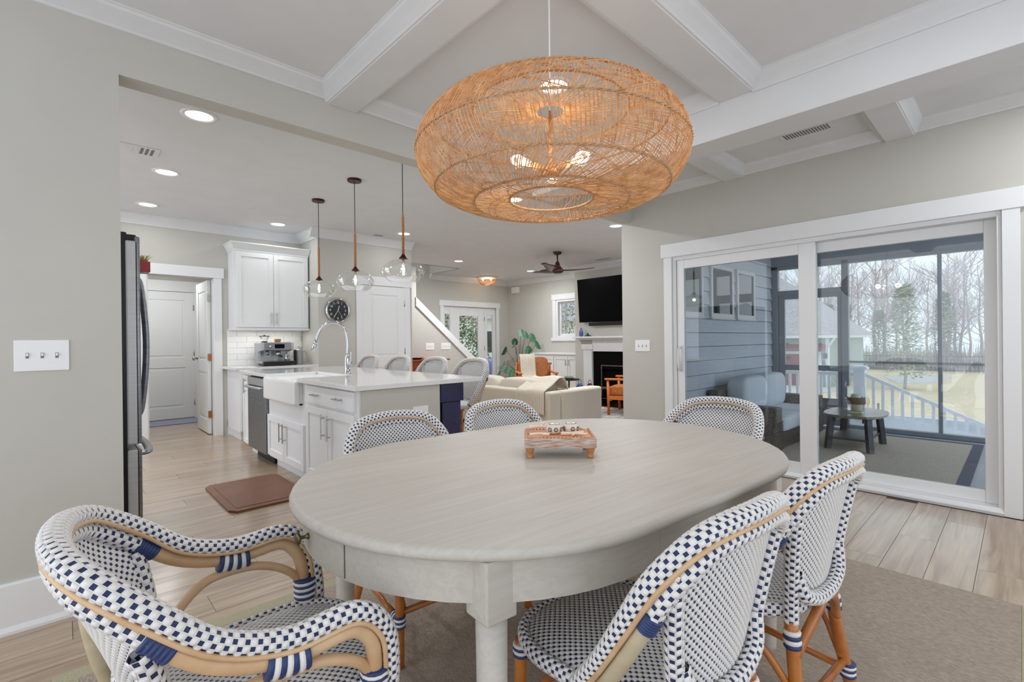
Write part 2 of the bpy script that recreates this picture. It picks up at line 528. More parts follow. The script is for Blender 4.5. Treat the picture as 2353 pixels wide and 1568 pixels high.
def weave(S, nu, nv, h, kb=(0.78, 0.74), kw=(0.76, 0.92)):
    """woven skin over a surface S(u, v) -> points, normals: white strands bulge, navy squares sit back between them"""
    mb = MB()
    U, V = np.meshgrid(np.linspace(0, 1, nu + 1), np.linspace(0, 1, nv + 1), indexing='ij')
    P, _ = S(U, V)
    I, J = np.meshgrid(np.arange(nu), np.arange(nv), indexing='ij')
    blue = ((I + J) % 2 == 0)
    ku = np.where(blue, kb[0], kw[0]) / 2
    kv = np.where(blue, kb[1], kw[1]) / 2
    inner = []
    for su, sv in ((-1, -1), (1, -1), (1, 1), (-1, 1)):
        p, n = S((I + 0.5 + su * ku) / nu, (J + 0.5 + sv * kv) / nv)
        inner.append(p + n * np.where(blue, -0.45 * h, h)[..., None])
    nc = (nu + 1) * (nv + 1)
    IN = np.stack(inner, 2).reshape(-1, 3)
    c = (I * (nv + 1) + J).ravel()
    corner = np.stack([c, c + nv + 1, c + nv + 2, c + 1], 1)
    k = nc + 4 * np.arange(nu * nv)[:, None] + np.arange(4)[None]
    fs = [k]
    for q in range(4):
        fs.append(np.stack([corner[:, q], corner[:, (q + 1) % 4], k[:, (q + 1) % 4], k[:, q]], 1))
    mats = np.r_[blue.ravel().astype(int), np.zeros(4 * nu * nv, int)]
    mb.v.append(np.vstack([P.reshape(-1, 3), IN]))
    mb.n += nc + 4 * nu * nv
    mb.f = np.concatenate(fs).tolist()
    mb.m = mats.tolist()
    return mb

def weave_tube(P, N, B, a, b, pitch, nv, h):
    L = np.linalg.norm(np.diff(P, axis=0), axis=1).sum()
    def S(u, v):
        th = 2 * math.pi * v
        p, n, bb = lerp_rows(P, u), lerp_rows(N, u), lerp_rows(B, u)
        d = np.cos(th)[..., None] * n * a + np.sin(th)[..., None] * bb * b
        q = np.cos(th)[..., None] * n + np.sin(th)[..., None] * bb
        return p + d, q
    return weave(S, max(4, int(L / pitch) // 2 * 2), nv, h)

def wrap(mb, P, r, n=10, rings=5, dark=0, light=1, allblue=False):
    """a lashing of parallel cords round a pole: rings alternate dark and light"""
    P = resample(np.asarray(P, float), rings * 4 + 1)
    rr, mm = [], []
    for i in range(rings * 4 + 1):
        ph = (i % 4) / 4.0
        rr.append(r + 0.0028 * math.sin(math.pi * ph))
    for i in range(rings * 4):
        mm.append(dark if allblue or (i // 4) % 2 == 0 else light)
    mb.tube(P, np.array(rr), n, mats=mm)

def area(name, loc, size, power, rot=(0, 0, 0), col=(1, 1, 1), shape='DISK', size_y=None, parent=None, spread=None):
    d = bpy.data.lights.new(name, 'AREA')
    d.shape = shape
    d.size = size
    if size_y:
        d.size_y = size_y
    d.energy = power
    d.color = col
    if spread:
        d.spread = spread
    o = bpy.data.objects.new(name, d)
    COL.objects.link(o)
    o.location = loc
    o.rotation_euler = rot
    if parent:
        o.parent = parent
    return o

def point(name, loc, power, col, r=0.03, parent=None):
    d = bpy.data.lights.new(name, 'POINT')
    d.energy = power
    d.color = col
    d.shadow_soft_size = r
    o = bpy.data.objects.new(name, d)
    COL.objects.link(o)
    o.location = loc
    if parent:
        o.parent = parent
    return o

def fb(mb, ax, pl, a0, a1, z0, z1, d0, d1, mi=0):
    """box on a wall face: ax 'Y' = wall Y=pl facing -Y (a is x); ax 'X' = wall X=pl facing -X (a is y); d = distance out of the wall"""
    if ax == 'Y':
        return mb.box(a0, a1, pl - d1, pl - d0, z0, z1, mi)
    return mb.box(pl - d1, pl - d0, a0, a1, z0, z1, mi)

# ------------------------------------------------------------------ the setting
YH0, YH1, XR = 2.912, 3.04, 4.548
HDR, CEIL = 2.4734, 2.74
YK, YC, YS, YF = 7.17, 6.551, 8.24, 9.33
XF, XB = 8.67, 8.0

fl = struct(MB().box(-1.7, 4.7, -1.7, 2.97, -0.06, -0.004).box(-1.7, 8.8, 2.97, 9.45, -0.06, -0.004).build('floor', 'gap'))
WPL, LPL = 0.178, 1.22
plm = {}
row = 0
y = -0.9
while y < 9.2:
    off = (row * 0.47) % LPL
    x = -1.55 - off
    while x < 4.5:
        x0, x1 = max(x, -1.5), min(x + LPL, 4.5)
        if y > YK + 0.1:
            x0, x1 = max(x0, 0.35), min(x1, 1.85)
        if x1 - x0 > 0.08:
            key = round(x1 - x0, 2)
            if key not in plm:
                w, l = WPL - 0.0016, x1 - x0 - 0.0018
                b = MB().prism([(0, -0.004), (w, -0.004), (w, -0.0008), (w - 0.001, 0), (0.001, 0), (0, -0.0008)], 'x', 0, l)
                o = b.build('plank', 'plank', fl, local=True)
                plm[key] = o
            else:
                o = plm[key].copy()
                COL.objects.link(o)
            o.location = (x0 - fl.location.x, y - fl.location.y, 0 - fl.location.z)
        x += LPL
    y += WPL
    row += 1

MB().box(4.5, XF, YH1, YF, -0.004, 0).build('far_planks', 'plank', fl)['kind'] = 'stuff'
wl = struct(MB().box(-1.7, 0.214, YH0, YH1, 0, CEIL).box(0.214, XR + 0.15, YH0, YH1, HDR, CEIL).build('wall_left', 'wall'))
wr = struct(MB().box(XR, XR + 0.15, 2.44, YH1, 0, CEIL).box(XR, XR + 0.15, -0.3, 0.09, 0, CEIL).box(XR, XR + 0.15, 0.09, 2.44, 2.03, CEIL).build('wall_right', 'wall'))
struct(MB().box(-0.7, 0.76, YK, YK + 0.13, 0, CEIL).box(0.76, 1.47, YK, YK + 0.13, 2.04, CEIL).box(1.47, 2.7, YK, YK + 0.13, 0, CEIL).build('wall_kitchen', 'wall'))
struct(MB().box(2.56, 4.02, YC, YS + 0.12, 0, CEIL).build('wall_pantry', 'wall'))
stw = struct(MB().box(4.0, 5.16, YS, YS + 0.12, 0, CEIL).prism([(5.16, 0), (6.5, 0), (6.5, 0.80), (5.16, 1.935)], 'y', YS, YS + 0.12).build('wall_stair', 'wall'))
struct(MB().box(4.0, 6.56, YF, YF + 0.12, 0, 4.6).box(8.24, 8.8, YF, YF + 0.12, 0, CEIL).box(6.56, 8.24, YF, YF + 0.12, 2.05, CEIL)
       .box(6.20, 6.23, YS, YF, CEIL, 4.6).box(4.0, 6.23, YS - 0.05, YF, 4.6, 4.7).box(4.0, 6.23, YS - 0.03, YS, CEIL, 4.6).build('wall_front', 'wall'))
struct(MB().box(XF, XF + 0.13, 6.2, 6.75, 0, CEIL).box(XF, XF + 0.13, 7.62, YF + 0.12, 0, CEIL).box(XF, XF + 0.13, 6.75, 7.62, 0, 1.27)
       .box(XF, XF + 0.13, 6.75, 7.62, 2.13, CEIL).box(XF, XF + 0.13, 3.0, 6.2, 0, CEIL).build('wall_far', 'wall'))
struct(MB().box(XB, XF, 4.55, 5.02, 0, CEIL).box(XB, XF, 6.05, 6.53, 0, CEIL).box(XB, XF, 5.02, 6.05, 0.98, CEIL).box(XB + 0.45, XF, 5.02, 6.05, 0, 0.98).build('wall_chimney', 'wall'))
# mudroom behind the kitchen
struct(MB().box(0.2, 0.3, YK + 0.13, YF - 0.1, 0, 2.5).box(1.86, 1.96, YK + 0.13, YF - 0.1, 0, 2.5).box(0.2, 1.96, 9.24, 9.36, 0, 2.5).box(0.2, 1.96, YK + 0.13, 9.3, 2.5, 2.6)
       .build('wall_mudroom', 'wall'))

struct(MB().box(-1.7, -0.6, -1.82, -1.7, 0, CEIL).box(4.3, 4.7, -1.82, -1.7, 0, CEIL).box(-0.6, 4.3, -1.82, -1.7, 0, 0.25).box(-0.6, 4.3, -1.82, -1.7, 2.3, CEIL).box(XR, XR + .15, -1.82, -0.3, 0, CEIL).build('wall_back', 'wall'))  # rear wall out of view, put in to hold back sky light; opening sized for daylight
def crown_poly(o, zb, w, zt=CEIL):
    """profile of a crown moulding: o = wall coordinate, w = signed projection into the room"""
    d = zt - zb
    return [(o, zb), (o + 0.12 * w, zb), (o + 0.2 * w, zb + 0.14 * d), (o + 0.48 * w, zb + 0.42 * d), (o + 0.85 * w, zb + 0.72 * d), (o + 0.92 * w, zb + 0.86 * d),
            (o + w, zb + 0.9 * d), (o + w, zt), (o, zt)]

cd = struct(MB().box(-1.7, XR + 0.15, -1.7, YH0 + 0.03, CEIL, CEIL + 0.08).build('ceiling_dining', 'ceil'))
BZ = 2.66
bm_ = [(1.21, 1.39, -1.7, YH0), (1.39, 3.0, 1.085, 1.285), (3.25, XR, 1.73, 1.90), (3.25, XR, 0.53, 0.70), (-1.7, 1.21, 1.085, 1.285)]
for x0, x1, y0, y1 in bm_:
    MB().box(x0, x1, y0, y1, BZ, CEIL).build('beam', 'ceil', cd, bevel=0.004)
MB().box(3.0, 3.25, -1.7, YH0, 2.445, CEIL).build('girder_beam', 'ceil', cd, bevel=0.004)
def crown_x(x0, x1, y, w, zb, par, m='ceil'):
    MB().prism(crown_poly(y, zb, w), 'x', x0, x1).build('crown', m, par)
def crown_y(y0, y1, x, w, zb, par, m='ceil'):
    MB().prism(crown_poly(x, zb, w), 'y', y0, y1).build('crown', m, par)
for x0, x1 in ((-1.7, 1.21), (1.39, 3.0), (3.25, XR)):
    crown_x(x0, x1, YH0, -0.13, 2.68, cd)
for y0, y1 in ((-1.7, 0.53), (0.70, 1.73), (1.90, YH0)):
    crown_y(y0, y1, XR, -0.13, 2.675, cd)
for y0, y1 in ((-1.7, 1.085), (1.285, YH0)):
    crown_y(y0, y1, 1.39, 0.08, BZ + 0.005, cd)
    crown_y(y0, y1, 3.0, -0.08, BZ - 0.01, cd)
    crown_y(y0, y1, 1.21, -0.08, BZ + 0.005, cd)
for x0, x1 in ((1.39, 3.0), (-1.7, 1.21)):
    crown_x(x0, x1, 1.085, -0.08, BZ + 0.005, cd)
    crown_x(x0, x1, 1.285, 0.08, BZ + 0.005, cd)
for yy in (0.53, 1.73):
    crown_x(3.25, XR, yy, -0.06, BZ + 0.008, cd)
    crown_x(3.25, XR, yy + 0.17, 0.06, BZ + 0.008, cd)

ck = struct(MB().box(-0.7, 8.8, YH0 + 0.03, YS, CEIL, CEIL + 0.08).box(-0.7, 4.02, YS, YF + 0.1, CEIL, CEIL + 0.08).box(6.212, 8.8, YS, YF + 0.1, CEIL, CEIL + 0.08).build('ceiling_kitchen', 'ceil'))
crown_x(-0.55, 2.56, YK, -0.11, 2.62, ck)
crown_y(YC, YK, 2.56, -0.11, 2.62, ck)
crown_x(2.45, 4.02, YC, -0.11, 2.62, ck)
crown_x(6.2, XF, YF, -0.11, 2.62, ck)
crown_y(6.53, YF, XF, -0.11, 2.62, ck)
crown_y(4.4, 6.64, XB, -0.11, 2.62, ck)
crown_x(XB, XF, 6.53, 0.11, 2.62, ck)

# baseboards
struct(MB().prism([(YH0, 0), (YH0 - 0.03, 0), (YH0 - 0.03, 0.012), (YH0 - 0.02, 0.03), (YH0 - 0.018, 0.03), (YH0 - 0.018, 0.2), (YH0 - 0.012, 0.208), (YH0, 0.208)], 'x', -1.7, 0.214)
       .build('baseboard_left', 'trim'))
struct(MB().box(XR - 0.018, XR, 2.55, YH1, 0, 0.2).box(XR - 0.018, XR, -0.3, -0.06, 0, 0.2).build('baseboard_right', 'trim'))
struct(MB().box(1.6, 1.66, YK - 0.018, YK, 0, 0.19).build('baseboard_kitchen', 'trim'))

# casings: sliding door, kitchen opening, pantry door, mudroom door, front door, window
def casing(name, ax, pl, a0, a1, z1, w=0.1, head=0.13, ear=0.025, d=0.02, sill=None):
    mb = MB()
    fb(mb, ax, pl, a0 - w, a0, 0 if sill is None else sill, z1, 0, d)
    fb(mb, ax, pl, a1, a1 + w, 0 if sill is None else sill, z1, 0, d)
    fb(mb, ax, pl, a0 - w - ear, a1 + w + ear, z1, z1 + head, 0, d + 0.008)
    return struct(mb.build(name, 'trim', bevel=0.002, seg=1))
casing('trim_1', 'X', XR, 0.09, 2.44, 2.025, w=0.085, head=0.135, ear=0.028, d=0.022)
casing('trim_2', 'Y', YK, 0.76, 1.455, 2.045, w=0.09)
casing('trim_3', 'Y', YC, 3.20, 3.88, 2.03)
casing('trim_4', 'Y', 9.24, 0.82, 1.59, 2.03, w=0.1, head=0.17)
casing('trim_5', 'Y', YF, 6.58, 8.22, 2.03, w=0.1)
wt = casing('trim_6', 'X', XF, 6.75, 7.66, 2.15, w=0.1, sill=1.25)
struct(MB().box(XF - 0.03, XF, 6.62, 7.80, 1.17, 1.25).build('trim_7', 'trim'))
# stair wall cap: sloping white board
dx, dz = 6.56 - 5.14, -(6.56 - 5.14) * 0.847
struct(MB().prism([(5.14, 2.075), (5.14, 1.90), (6.62, 0.655), (6.62, 0.83)], 'y', YS - 0.03, YS + 0.14).build('trim_8', 'trim', bevel=0.004))

# sliding glass door
d1 = sempty('door_1', (XR, 1.26, 0), 'white framed sliding glass door to the screened porch')
m = MB()
m.box(XR + 0.002, XR + 0.15, 2.405, 2.4395, 0, 2.03).box(XR + 0.002, XR + 0.15, 0.0905, 0.115, 0, 2.03).box(XR + 0.002, XR + 0.15, 0.115, 2.405, 1.99, 2.03)
m.build('door_frame', 'trim', d1, bevel=0.002, seg=1)
MB().prism([(XR - 0.025, 0), (XR - 0.03, 0.02), (XR - 0.012, 0.03), (XR + 0.0, 0.045), (XR + 0.16, 0.045), (XR + 0.16, 0)], 'y', 0.09, 2.44).build('threshold', 'trim', d1)
def sash(x, y0, y1, z0, z1, st, ra_t, ra_b, par, th=0.04, name='sash', gm='pane'):
    s = MB()
    s.box(x - th / 2, x + th / 2, y0, y0 + st[0], z0, z1).box(x - th / 2, x + th / 2, y1 - st[1], y1, z0, z1)
    s.box(x - th / 2, x + th / 2, y0 + st[0], y1 - st[1], z0, z0 + ra_b).box(x - th / 2, x + th / 2, y0 + st[0], y1 - st[1], z1 - ra_t, z1)
    o = s.build(name, 'trim', par, bevel=0.004)
    MB().box(x - 0.004, x + 0.004, y0 + st[0] - 0.004, y1 - st[1] + 0.004, z0 + ra_b - 0.004, z1 - ra_t + 0.004).build('glass_pane', gm, o)
    return o
sl = sash(4.585, 1.175, 2.40, 0.045, 1.99, (0.125, 0.075), 0.09, 0.09, d1)
sr = sash(4.655, 0.105, 1.30, 0.045, 1.99, (0.075, 0.115), 0.085, 0.085, d1)
h = MB()
h.box(4.548, 4.566, 2.352, 2.372, 0.87, 1.13).tube(crom([(4.55, 2.362, 0.89), (4.515, 2.362, 0.90), (4.505, 2.362, 0.95), (4.505, 2.362, 1.05), (4.515, 2.362, 1.10), (4.55, 2.362, 1.11)], 5), 0.009, 8)
h.build('door_handle', 'trim', sl, smooth=True)

# two-panel interior doors
def panel_door(mb, ax, pl, a0, a1, z0, z1, split, d0, d1, st=0.12):
    fb(mb, ax, pl, a0, a1, z0, z1, d0, d1 - 0.008)
    zs = [z0 + 0.18, split - 0.08, split + 0.08, z1 - 0.13]
    def ring(b0, b1, c0, c1):
        pass
    fb(mb, ax, pl, a0, a0 + st, z0, z1, d1 - 0.008, d1)
    fb(mb, ax, pl, a1 - st, a1, z0, z1, d1 - 0.008, d1)
    for q0, q1 in ((z0, zs[0]), (zs[1], zs[2]), (zs[3], z1)):
        fb(mb, ax, pl, a0 + st, a1 - st, q0, q1, d1 - 0.008, d1)
    for q0, q1 in ((zs[0], zs[1]), (zs[2], zs[3])):
        fb(mb, ax, pl, a0 + st + 0.035, a1 - st - 0.035, q0 + 0.035, q1 - 0.035, d1 - 0.008, d1 - 0.002)
def hinge(par, pts, m='nickel'):
    for (x, yy, z) in pts:
        MB().tube([(x, yy, z - 0.045), (x, yy, z + 0.045)], 0.008, 8).build('hinge', m, par, smooth=True)
mb = MB(); panel_door(mb, 'Y', 9.24, 0.82, 1.59, 0.012, 2.025, 0.9, -0.02, 0.012)
d2 = struct(mb.build('door_2', 'trim', bevel=0.002, seg=1), 'white two panel door at the end of the mudroom')
hinge(d2, [(1.59, 9.222, z) for z in (0.25, 1.05, 1.78)])
mb = MB(); panel_door(mb, 'Y', YC, 3.20, 3.88, 0.012, 2.025, 0.9, -0.02, 0.018)
d3 = struct(mb.build('door_3', 'trim', bevel=0.002, seg=1), 'white two panel pantry door beside the wall clock')
hinge(d3, [(3.88, YC - 0.018, z) for z in (0.25, 1.05, 1.78)])
# open door leaf at the kitchen opening, swung into the mudroom
mb = MB()
panel_door(mb, 'X', 1.45, 7.32, 8.02, 0.012, 2.03, 0.9, 0.0, 0.035)
d4 = struct(mb.build('door_4', 'trim', bevel=0.002, seg=1), 'white door standing open into the mudroom')
MB().lathe([(0.012, 0), (0.012, 0.03), (0.028, 0.038), (0.03, 0.055), (0.02, 0.066)], 14, (0, 0, 0)).build('knob', 'nickel', None, smooth=True)
kn = bpy.data.objects['knob']
kn.parent = d4
kn.rotation_euler = (0, -math.pi / 2, 0)
kn.location = (1.415 - d4.location.x, 7.95 - d4.location.y, 0.98)
for z in (0.27, 1.02, 1.80):
    MB().box(1.41, 1.452, 7.3, 7.319, z - 0.045, z + 0.045).build('hinge', 'copper' if z < 1.5 else 'nickel', d4)
struct(MB().box(1.455, 1.47, YK, YK + 0.13, 0, 2.045).box(0.76, 0.775, YK, YK + 0.13, 0, 2.045).build('trim_9', 'trim'))

# front door with two sidelights
d5 = sempty('door_5', (7.4, YF, 0), 'white front door with tall glass between two sidelights')
fy = YF + 0.04
m = MB()
m.box(6.561, 6.64, fy, fy + 0.06, 0, 2.049).box(8.16, 8.239, fy, fy + 0.06, 0, 2.049).box(6.64, 8.16, fy, fy + 0.06, 1.98, 2.049)
m.box(6.80, 6.88, fy, fy + 0.06, 0, 1.98).box(7.86, 7.94, fy, fy + 0.06, 0, 1.98)
m.build('door_frame', 'trim', d5)
def ylite(x0, x1, z0, z1, st, tb, bb, name, par):
    s = MB().box(x0, x0 + st, fy + 0.005, fy + 0.045, z0, z1).box(x1 - st, x1, fy + 0.005, fy + 0.045, z0, z1)
    s.box(x0 + st, x1 - st, fy + 0.005, fy + 0.045, z0, z0 + bb).box(x0 + st, x1 - st, fy + 0.005, fy + 0.045, z1 - tb, z1)
    o = s.build(name, 'trim', par, bevel=0.003, seg=1)
    MB().box(x0 + st, x1 - st, fy + 0.02, fy + 0.028, z0 + bb, z1 - tb).build('glass_pane', 'pane', o)
    return o
ylite(6.64, 6.80, 0.02, 1.98, 0.01, 0.14, 0.25, 'sidelight', d5)
ylite(7.94, 8.16, 0.02, 1.98, 0.02, 0.14, 0.25, 'sidelight', d5)
lf = ylite(6.88, 7.86, 0.02, 1.97, 0.2, 0.16, 0.25, 'door_leaf', d5)
for z in (0.3, 1.0, 1.75):
    MB().tube([(7.86, fy - 0.004, z - 0.05), (7.86, fy - 0.004, z + 0.05)], 0.008, 8).build('hinge', 'nickel', d5, smooth=True)
# living room window
w1 = sempty('window_1', (XF, 7.2, 1.27), 'white framed window over the living room cabinet')
m = MB().box(XF - 0.003, XF + 0.13, 7.60, 7.659, 1.251, 2.149).box(XF - 0.003, XF + 0.13, 6.751, 6.80, 1.251, 2.149).box(XF - 0.003, XF + 0.13, 6.80, 7.60, 2.10, 2.149).box(XF - 0.003, XF + 0.13, 6.80, 7.60, 1.251, 1.29)
m.build('window_frame', 'trim', w1)
sash(XF + 0.10, 7.08, 7.60, 1.29, 2.10, (0.04, 0.04), 0.04, 0.05, w1)
sash(XF + 0.10, 6.80, 7.08, 1.29, 2.10, (0.04, 0.02), 0.04, 0.05, w1)

# ------------------------------------------------------------------ ceiling fixtures
def downlight(x, y, label, z=CEIL, p=None):
    t = thing('downlight', label, 'downlight', (x, y, z), 0, 'recessed ceiling downlights')
    MB().lathe([(0.078, -0.001), (0.086, -0.008), (0.104, -0.006), (0.108, 0.0)], 28, (x, y, z), caps=False).build('trim_ring', 'trim', t, smooth=True)
    MB().lathe([(0.0, -0.0015), (0.080, -0.0015)], 28, (x, y, z), caps=False).build('lens', 'lens', t)
    area('downlight_lamp', (0, 0, -0.012), 0.14, DOWNLIGHT_W if p is None else p, col=(0.95, 0.97, 1.0), parent=t)
downlight(0.70, 3.80, 'round recessed ceiling light nearest the dining room opening, over the refrigerator aisle')
downlight(0.71, 5.25, 'round recessed ceiling light midway along the refrigerator aisle, beyond the ceiling vent')
downlight(0.72, 6.60, 'farthest recessed ceiling light of the refrigerator aisle, above the mudroom opening', p=3)
downlight(2.08, 6.62, 'round recessed ceiling light in front of the white wall cabinet', p=2.2)
downlight(3.60, 6.05, 'round recessed ceiling light seen behind the cane stem of the nearest glass pendant', p=2.2)
downlight(5.62, 7.45, 'round recessed ceiling light near the dark stairwell opening', p=34)
downlight(7.65, 7.50, 'round recessed ceiling light just left of the ceiling fan', p=20)
downlight(5.52, 3.78, 'round recessed ceiling light beside the end of the dining room header', p=36)
downlight(3.64, 3.80, 'round recessed kitchen ceiling light glimpsed through the hole of the big woven lamp', p=20)
downlight(2.20, 1.94, 'round recessed light in the coffered ceiling, glowing through the top of the woven lamp', p=5)
downlight(3.9, -0.4, 'unseen round recessed light added in the coffered ceiling to brighten the sliding door wall', p=9)  # unseen fixture added to lift the light on the right wall
downlight(2.10, 0.10, 'unseen round recessed light added in the coffered ceiling above the near side chairs', p=5)  # out-of-view coffer light added to help light the dining room

downlight(7.5, 3.75, 'unseen round recessed light added behind the sliding door wall to brighten the living room', p=42)  # added out of sight to raise the living room light
def vent(x, y, rot, lx, ly, nsl, label, half=None):
    t = thing('ceiling_vent', label, 'vent', (x, y, CEIL), rot, 'ceiling vents')
    MB().box(-lx / 2, lx / 2, -ly / 2, ly / 2, -0.006, 0).build('vent_plate', 'ceil', t, local=True, bevel=0.002)
    for k in range(nsl):
        xx = -lx / 2 + 0.03 + (lx - 0.06) * (k + 0.5) / nsl
        w = (lx - 0.06) / nsl * 0.28
        MB().box(xx - w, xx + w, -ly / 2 + 0.025, ly / 2 - 0.025, -0.0075, -0.0055).build('slot', 'ventgrey' if (half is None or (k < nsl / 2) == half) else 'ceil', t, local=True)
vent(0.47, 4.78, 0, 0.26, 0.2, 6, 'square white ceiling vent over the refrigerator aisle', half=False)
vent(3.43, 6.36, 0, 0.32, 0.14, 8, 'slim white ceiling vent near the pantry wall', half=True)
vent(7.6, 5.5, math.pi / 2, 0.36, 0.14, 8, 'small white ceiling vent above the ceiling fan')
vent(4.08, 1.10, math.pi / 2, 0.36, 0.15, 16, 'long slotted vent in the coffer beside the sliding door')

def plate(name, ax, pl, a, z, w, h, n, label, kind='switch'):
    t = thing(name, label, kind, (a, pl, z - h / 2) if ax == 'Y' else (pl, a, z - h / 2))
    m = MB(); fb(m, ax, pl, a - w / 2, a + w / 2, z - h / 2, z + h / 2, 0, 0.006)
    m.build('plate', 'plate', t, bevel=0.002)
    for k in range(n):
        c = a + (k - (n - 1) / 2) * 0.046
        m = MB()
        if kind == 'switch':
            fb(m, ax, pl, c - 0.005, c + 0.005, z - 0.012, z + 0.012, 0.006, 0.007, 0)
            fb(m, ax, pl, c - 0.0035, c + 0.0035, z - 0.002, z + 0.010, 0.007, 0.016, 1)
            m.build('toggle', ['slot', 'plate'], t)
        else:
            fb(m, ax, pl, c - 0.017, c + 0.017, z - 0.014, z + 0.014, 0.006, 0.0075, 1)
            for q in (-0.007, 0.007):
                fb(m, ax, pl, c + q - 0.0012, c + q + 0.0012, z - 0.002, z + 0.008, 0.0075, 0.0082, 0)
            fb(m, ax, pl, c - 0.003, c + 0.003, z - 0.010, z - 0.005, 0.0075, 0.0082, 0)
            m.build('socket', ['slot', 'plate'], t)
plate('light_switch', 'Y', YH0, -0.055, 1.156, 0.172, 0.133, 3, 'white three toggle switch plate on the wall above the armchair')
plate('light_switch', 'X', XR, 2.79, 1.126, 0.178, 0.121, 3, 'white three toggle switch plate left of the sliding door')
plate('light_switch', 'Y', YS, 5.31 + 0.16, 1.09, 0.2, 0.135, 3, 'white three toggle switch plate farthest left under the stair cap')
plate('light_switch', 'Y', YS, 5.86, 1.09, 0.24, 0.135, 4, 'white four toggle switch plate under the stair cap, right of the other plate')

area('mudroom_fill', (1.05, 8.2, 2.46), 0.25, 16, col=(.95, .97, 1))  # unseen light without a fixture, added to brighten the mudroom
area('stairwell_fill', (5.2, 8.8, 4.5), 0.3, 5)  # unseen light added overhead to lift the dark stairwell
# smoke and chime boxes
tag(MB().box(XF - 0.05, XF, 8.9, 9.16, 2.42, 2.58).build('door_chime', 'plate', bevel=0.01), 'small white chime box high on the living room wall', 'chime')

# ------------------------------------------------------------------ kitchen
def bar_pull(par, a, b, off, r=0.006, name='handle', m='nickel'):
    """bar handle between two points, standing off along off"""
    a, b, off = np.array(a, float), np.array(b, float), np.array(off, float)
    d = (b - a)
    mb = MB().tube([a + off, b + off], r, 10)
    for q in (0.15, 0.85):
        mb.tube([a + d * q, a + d * q + off], r * 0.8, 8)
    return mb.build(name, m, par, smooth=False)

def shaker(ax, pl, a0, a1, z0, z1, par, name='door', st=0.06, th=0.02, m='cab'):
    mb = MB()
    fb(mb, ax, pl, a0 + st, a1 - st, z0 + st, z1 - st, 0, th - 0.010)
    fb(mb, ax, pl, a0, a0 + st, z0, z1, 0, th)
    fb(mb, ax, pl, a1 - st, a1, z0, z1, 0, th)
    fb(mb, ax, pl, a0 + st, a1 - st, z0, z0 + st, 0, th)
    fb(mb, ax, pl, a0 + st, a1 - st, z1 - st, z1, 0, th)
    return mb.build(name, m, par, bevel=0.0015, seg=1)

# refrigerator: side and door edges seen past the wall end
t = thing('refrigerator', 'stainless steel french door refrigerator just behind the wall end', 'refrigerator', (0.0, 3.77, 0))
MB().box(-0.48, 0.245, 3.315, 4.22, 0.03, 1.775).build('cabinet_body', 'black', t, bevel=0.006)
MB().box(0.245, 0.262, 3.325, 4.21, 0.06, 1.78).build('gasket', 'black', t)
for (y0, y1, nm) in ((3.315, 3.764, 'upper_door'), (3.771, 4.22, 'upper_door')):
    o = MB().box(0.262, 0.318, y0, y1, 0.655, 1.765).build(nm, 'steel_side', t, bevel=0.008, seg=3)
    MB().box(0.30, 0.325, y0, y1, 0.655, 1.79).build('door_skin', 'steel_dark', o, bevel=0.006)
    yy = 3.725 if y0 < 3.5 else 3.81
    MB().tube(crom([(0.32, yy, 1.60), (0.35, yy, 1.605), (0.372, yy, 1.55), (0.39, yy, 1.35), (0.395, yy, 1.18), (0.388, yy, 1.0), (0.37, yy, 0.82), (0.35, yy, 0.765), (0.32, yy, 0.77)], 6), 0.013, 10).build('handle', 'steel_dark', o, smooth=True)
o = MB().box(0.262, 0.318, 3.315, 4.22, 0.075, 0.625).build('freezer_drawer', 'steel_side', t, bevel=0.008, seg=3)
MB().box(0.30, 0.325, 3.315, 4.22, 0.075, 0.625).build('door_skin', 'steel_dark', o, bevel=0.006)
MB().tube(crom([(0.32, 3.42, 0.585), (0.355, 3.43, 0.585), (0.375, 3.52, 0.585), (0.385, 3.77, 0.585), (0.375, 4.02, 0.585), (0.355, 4.11, 0.585), (0.32, 4.12, 0.585)], 6), 0.013, 10, sq=1.6).build('handle', 'steel_dark', o, smooth=True)
MB().box(0.20, 0.31, 3.33, 3.43, 1.765, 1.80).box(0.23, 0.27, 3.34, 3.42, 1.79, 1.812).build('hinge_cover', 'black', t, bevel=0.004)
MB().box(0.0, 0.24, 3.33, 4.2, 0.0, 0.05).build('kick_plate', 'black', t)
t = thing('magnet_planter', 'small red magnetic planter box with dry air plant on the refrigerator door', 'planter', (0.355, 3.50, 1.615))
MB().box(0.326, 0.385, 3.44, 3.56, 1.615, 1.675).build('box', 'red', t, bevel=0.003)
mb = MB()
for k in range(46):
    a, s = random.uniform(0, 6.28), random.uniform(0.2, 1)
    p0 = np.array([0.355 + random.uniform(-.02, .02), 3.50 + random.uniform(-.045, .045), 1.67])
    d = np.array([math.cos(a) * 0.05 * s, math.sin(a) * 0.06 * s, 0.035 + 0.02 * random.random()])
    mb.tube([p0, p0 + d * 0.5 + (0, 0, 0.01), p0 + d], np.array([0.0018, 0.0014, 0.0004]), 4)
o = mb.build('air_plant', 'straw', t, smooth=True); o['kind'] = 'stuff'

# back counter run
t = thing('base_cabinet', 'white base cabinet under the coffee counter', 'cabinet', (2.05, 6.85, 0))
MB().box(1.60, 2.556, 6.57, YK - 0.002, 0.10, 0.868).box(1.62, 2.556, 6.63, YK - 0.002, 0.0, 0.10).build('body', 'cab', t, bevel=0.002, seg=1)
for a0, a1 in ((1.61, 2.07), (2.08, 2.55)):
    d = shaker('Y', 6.57, a0, a1, 0.12, 0.86, t)
tag(MB().box(1.545, 2.556, 6.535, YK - 0.002, 0.868, 0.90).build('countertop', 'quartz', bevel=0.003), 'short white quartz counter under the coffee machine', 'countertop')
